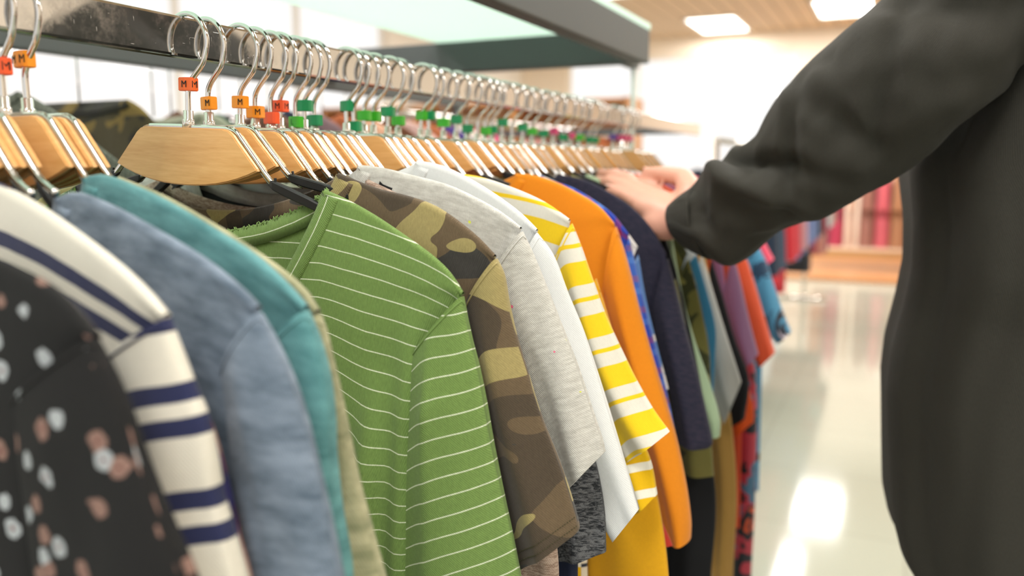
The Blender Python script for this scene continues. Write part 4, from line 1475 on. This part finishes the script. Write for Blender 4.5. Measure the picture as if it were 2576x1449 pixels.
# ================================================================== REAR RAIL OF THE RACK
ZR0 = zr + 0.065 - RZ1 + 0.0004
def rear(Y, name, label, cat, mat, S=None, O=None, **kw):
    zn_ = (local(*S[0], Y, 0.0, XR0)[1] if S else -0.012 + ZR0 - 0.006) - ZR0 - 0.012
    h = empty('wire_hanger')
    tube_obj('hook', catmull(hook_path() + [(0, 0, min(0.03, zn_ + 0.01) - 0.001)], 48), 0.0016, MAT['chrome'], h, 8)
    zn_ = min(zn_, 0.02)
    tube_obj('wire_arm', [(-0.09, 0, zn_ - 0.03), (0, 0, zn_), (0.09, 0, zn_ - 0.03), (-0.09, 0, zn_ - 0.03)], 0.002, MAT['chrome'], h, 8)
    h.location = (XR0, Y, CAMZ + ZR0)
    h.rotation_euler = (0, 0, 0)
    tag(h, 'blurred hanger on the grey rear bar holding the %s' % name.replace('_', ' '), 'hanger', 'wire hangers on the rear bar')
    garment(name, label, cat, Y, mat, S=S, O=O, X0=XR0, Z0=ZR0 - 0.006, det=0.6, **kw)


rear(0.753, 'tweed_jacket', 'grey-green tweed jacket shoulder behind the left hangers', 'jacket', T['tweed'],
     S=[(45, 232), (110, 262), (190, 322), (260, 378), (330, 432), (390, 480)], nf=0.02, nb=0.01, seed=51)
rear(0.933, 'camouflage_jacket', 'dark camouflage jacket seen between the two hanger clusters at the rear', 'jacket',
     fabric('dark_camouflage', 'camo', ('3a3416', '1e2010', '15170e', '6a5a26'), 0.2, off=6.0, scale=1.3),
     S=[(320, 252), (352, 270), (392, 312), (440, 372)], nf=0.01, nb=0.0, seed=52)
rear(1.08, 'sage_shirt', 'sage green shirt shoulder over the front wooden hanger', 'shirt', T['sage'], S=[(500, 285), (545, 292), (585, 322), (640, 380)], nf=0.01, nb=0.01, seed=53)
rear(1.12, 'dark_green_shirt', 'dark green shirt edge behind the sage one', 'shirt', T['dkgreen'], S=[(545, 288), (572, 296), (600, 330), (640, 380)], nf=0.01, nb=0.01, seed=54)
rc = [(1.24, 'brown_shirt', 'brown', '6a4d3c'), (1.30, 'navy_shirt', 'navy', '23293d'), (1.38, 'mauve_shirt', 'mauve', '7a6266'), (1.47, 'rust_shirt', 'rust coloured', 'a55a34'),
      (1.56, 'peach_shirt', 'peach', 'd9a98c'), (1.65, 'cocoa_shirt', 'cocoa brown', '6e4630'), (1.74, 'pale_pink_shirt', 'pale pink', 'd8b4ac'),
      (1.83, 'terracotta_shirt', 'terracotta', 'b06a44'), (1.93, 'violet_shirt', 'violet', '4a3a80'), (2.02, 'ivory_shirt', 'ivory', 'e4dccb'), (2.12, 'rose_shirt', 'rose pink', 'c85878')]
for i, (Y, nm, cn, c) in enumerate(rc):
    rear(Y, nm, '%s shirt on the rear bar behind the packed hooks' % cn, 'shirt', fabric(nm, 'solid', (c,), 0.08), seed=60 + i)

# ================================================================== FARTHER RACKS AND FURNITURE
def far_rack(label, X, Y0, Y1, z, axis='y'):
    e = tag(empty('garment_rack', (X, Y0, 0)), label, 'clothes rack')
    d = Vector((0, Y1 - Y0, 0)) if axis == 'y' else Vector((Y1 - Y0, 0, 0))
    tube_obj('rail', [Vector((0, 0, z)), d + Vector((0, 0, z))], 0.014, MAT['chrome'], e, 12)
    side = Vector((0.22, 0, 0)) if axis == 'y' else Vector((0, 0.22, 0))
    for q in (Vector((0, 0, 0)), d):
        tube_obj('post', [q + Vector((0, 0, 0.03)), q + Vector((0, 0, z))], 0.014, MAT['chrome'], e, 12)
        tube_obj('foot', [q - side + Vector((0, 0, 0.016)), q + side + Vector((0, 0, 0.016))], 0.015, MAT['chrome'], e, 12)
    return e


def colour(nm, c): return fabric(nm, 'solid', (c,), 0.08)


far_rack('chrome clothes rack farther down the aisle beneath the elbow', -0.28, 3.9, 8.4, 1.42)
fr = [(4.05, 'navy_jacket', 'navy jacket', '1d2a3c', -0.42), (4.30, 'denim_jacket', 'dark denim jacket', '2f4258', -0.42), (4.75, 'crimson_coat', 'bright crimson coat', 'c3323c', -0.66),
      (5.00, 'crimson_dress', 'long crimson dress', 'b83440', -0.74), (5.40, 'dusty_pink_dress', 'dusty pink dress', 'b98a90', -0.6), (5.75, 'periwinkle_dress', 'periwinkle blue dress', '6a7aa6', -0.62),
      (6.15, 'slate_dress', 'slate blue dress', '5a6a92', -0.62), (6.55, 'black_coat', 'black coat', '2a2a2e', -0.8), (7.00, 'maroon_coat', 'maroon coat', '8a2a3c', -0.7),
      (7.45, 'aqua_dress', 'pale aqua dress', '9ab6b8', -0.5), (7.9, 'salmon_dress', 'salmon dress', 'c08478', -0.8), (8.25, 'plum_dress', 'plum dress', '6a3a50', -0.8)]
for i, (Y, nm, ds, c, hem) in enumerate(fr):
    garment(nm, '%s on the rack far down the aisle' % ds, nm.split('_')[-1], Y, colour(nm, c), X0=-0.28, det=0.4, seed=80 + i, hem=hem, tmax=0.06, ts=0.05, folds=((0.1, 0.1, 0.05, 0.02, -0.1, -0.8),))
far_rack('chrome rack of pale clothes beyond the end of the near rail', -1.05, 2.3, 4.9, 1.48)
fb = [(2.45, 'lilac_blouse', 'lilac', '8a78b4'), (2.65, 'white_blouse', 'white', 'eeeae4'), (2.85, 'magenta_blouse', 'magenta', 'c2406c'), (3.05, 'ivory_blouse', 'ivory', 'efe8da'),
      (3.3, 'grey_blouse', 'pale grey', 'c9cacb'), (3.55, 'lime_blouse', 'pale lime', 'd6dc9a'), (3.8, 'snow_blouse', 'snow white', 'f0f0f0'), (4.1, 'blush_blouse', 'blush', 'e2b8ae'), (4.4, 'chalk_blouse', 'chalk white', 'eceae6'), (4.7, 'pearl_blouse', 'pearl grey', 'd8d6d2')]
for i, (Y, nm, ds, c) in enumerate(fb):
    garment(nm, '%s blouse on the rack beyond the far hangers' % ds, 'blouse', Y, colour(nm, c), X0=-1.05, Z0=0.06, det=0.4, seed=100 + i, tmax=0.04, ts=0.035)
far_rack('chrome rack along the back wall full of pink and peach dresses', -0.5, 0, 2.6, 1.38, 'x').location = (-0.5, 11.2, 0)
bc = ['c98a6e', 'b6405a', 'd8b09a', '9a6a5e', 'c8606a', 'a87858', 'dcc0ac', 'b05068', 'c89a7e', '8a5a60', 'c04a5a', 'd8a890', 'a86a72', 'b88a6a']
bn = ['peach', 'raspberry', 'shell pink', 'cocoa', 'coral pink', 'caramel', 'cream', 'cerise', 'apricot', 'wine', 'strawberry', 'blush', 'mauve pink', 'sand']
for i, c in enumerate(bc):
    X = -0.35 + i * 0.175
    nm = bn[i].replace(' ', '_') + '_dress'
    g = garment(nm, '%s dress on the rack at the back wall' % bn[i], 'dress', 11.2, colour(nm, c), X0=X, Z0=-0.02, det=0.35, seed=120 + i, hem=-0.98, tmax=0.082, ts=0.07)
    g.rotation_euler = (0, 0, -math.pi / 2)
tag(box('wood_platform', (-1.6, 9.9, 0.001), (XR - 0.03, YB - 0.03, 0.03), MAT['shop_wood']), kind='structure')

# wall shelving at the left rear
un = tag(empty('shelving_unit', (-3.0, 6.6, 0)), 'tall warm wooden shelving unit far behind the packed hooks', 'shelving')
bm = bmesh.new()
for x in (-1.5, -0.5, 0.5, 1.5): box_bm(bm, (x - 0.02, -0.2, 0.0), (x + 0.02, 0.2, 1.85))
box_bm(bm, (-1.52, 0.2, 0.0), (1.52, 0.22, 1.85))
bm_obj('carcass', bm, MAT['shop_wood'], un)
for z in (0.25, 0.65, 1.05, 1.45, 1.83): box('shelf', (-1.5, -0.2, z - 0.015), (1.5, 0.198, z + 0.015), MAT['shop_wood'], un)
fc = {}
for nm, c in (('white', 'e8e4dc'), ('tan', 'b58a5c'), ('red', 'a8403a'), ('green', '3f8a58'), ('pink', 'd09a98'), ('navy', '30384e'), ('rust', 'b0603a')):
    fc[nm] = colour('folded_' + nm, c)
for zi, z in enumerate((0.265, 0.665, 1.065, 1.465)):
    for xi in range(9):
        nm = rnd.choice(list(fc))
        x = -1.25 + xi * 0.31 + (0.04 if xi in (3, 6) else 0)
        bm = bmesh.new()
        hh = rnd.uniform(0.035, 0.06)
        box_bm(bm, (-0.10, -0.13, 0), (0.10, 0.13, hh), bev=0.015)
        for k in range(3):
            for v in bm.verts: pass
        o = bm_obj('folded_sweater', bm, fc[nm], None, True)
        o.location = (-3.0 + x, 6.58, z + 0.001)
        tag(o, '%s folded sweater on the %s shelf of the wooden unit' % (nm, ('lowest', 'second', 'third', 'fourth')[zi]), 'sweater', 'folded sweaters in the wooden unit')
hb = tag(empty('hanging_sign', (-2.05, 5.0, 2.2)), 'tan hanging panel above the rail, beneath the overhead shelf', 'sign')
box('panel', (-0.35, -0.03, -0.16), (0.30, 0.03, 0.10), plain('tan_panel', 'e0a868', 0.6), hb, 0.01)
for x in (-0.25, 0.2): tube_obj('suspension_wire', [(x, 0, 0.10), (x, 0, ZC - 2.2)], 0.004, MAT['chrome'], hb, 6)
# rack across the aisle on the right
far_rack('chrome rack at the right wall across the aisle', 3.0, 0.6, 5.6, 1.42)
rr = ['8a7460', '3a4048', 'c8b8a0', '5a3a34', 'd0c8bc', '7a8a8c', 'b09070', '4a4a50', 'a0685a', 'd8d2c6', '50604a', 'c0a890', '8a8a90', '6a4a52']
rn = ['khaki', 'slate', 'sand', 'chestnut', 'ecru', 'sea grey', 'camel', 'graphite', 'clay', 'oat', 'moss', 'biscuit', 'ash', 'fig']
for i, c in enumerate(rr):
    nm = rn[i].replace(' ', '_') + '_cardigan'
    garment(nm, '%s cardigan on the rack at the right wall' % rn[i], 'cardigan', 0.8 + i * 0.34, colour(nm, c), X0=3.0, det=0.35, seed=140 + i, tmax=0.06, ts=0.05)

tagc = at_y(1207, 975, 0.494)
pt = box('price_tag', (-0.012, -0.0004, -0.022), (0.0045, 0.0004, 0.010), plain('tag_card', 'e6e6dc', 0.7))
pt.location = tuple(tagc)
tag(pt, 'small white card tag peeking out between the green and camouflage sleeves', 'tag')

# arms of each hanger lie under the shoulders they carry
for Y, h in HOBJ:
    g = [(S_, _s) for (gy, gx, S_, _s) in SHL_ if gx == 0.0 and abs(gy - Y) < 0.004]
    dl, sc = 0.22, 0.8
    if g:
        xn_ = float(g[0][0][0, 0])
        x = xn_ + (0.011 if g[0][1] else 0.003)
        zt = float(np.interp(x, g[0][0][:, 0], g[0][0][:, 1])) - 0.0070
        dx, dz = max(0.012, x - 0.0775), -(zt + 0.0075)
        dl = math.atan2(dz, dx) - math.atan2(0.0236, 0.066)
        dl = max(-0.15, min(0.55, dl))
        sc = min(1.0, math.hypot(dx, dz) / 0.0701)
    for c in h.children:
        if c.name.startswith('arm_sleeve'):
            c.rotation_euler = (0, dl if c.location.x > 0 else -dl, 0)
            c.scale = (sc, 1, 1)
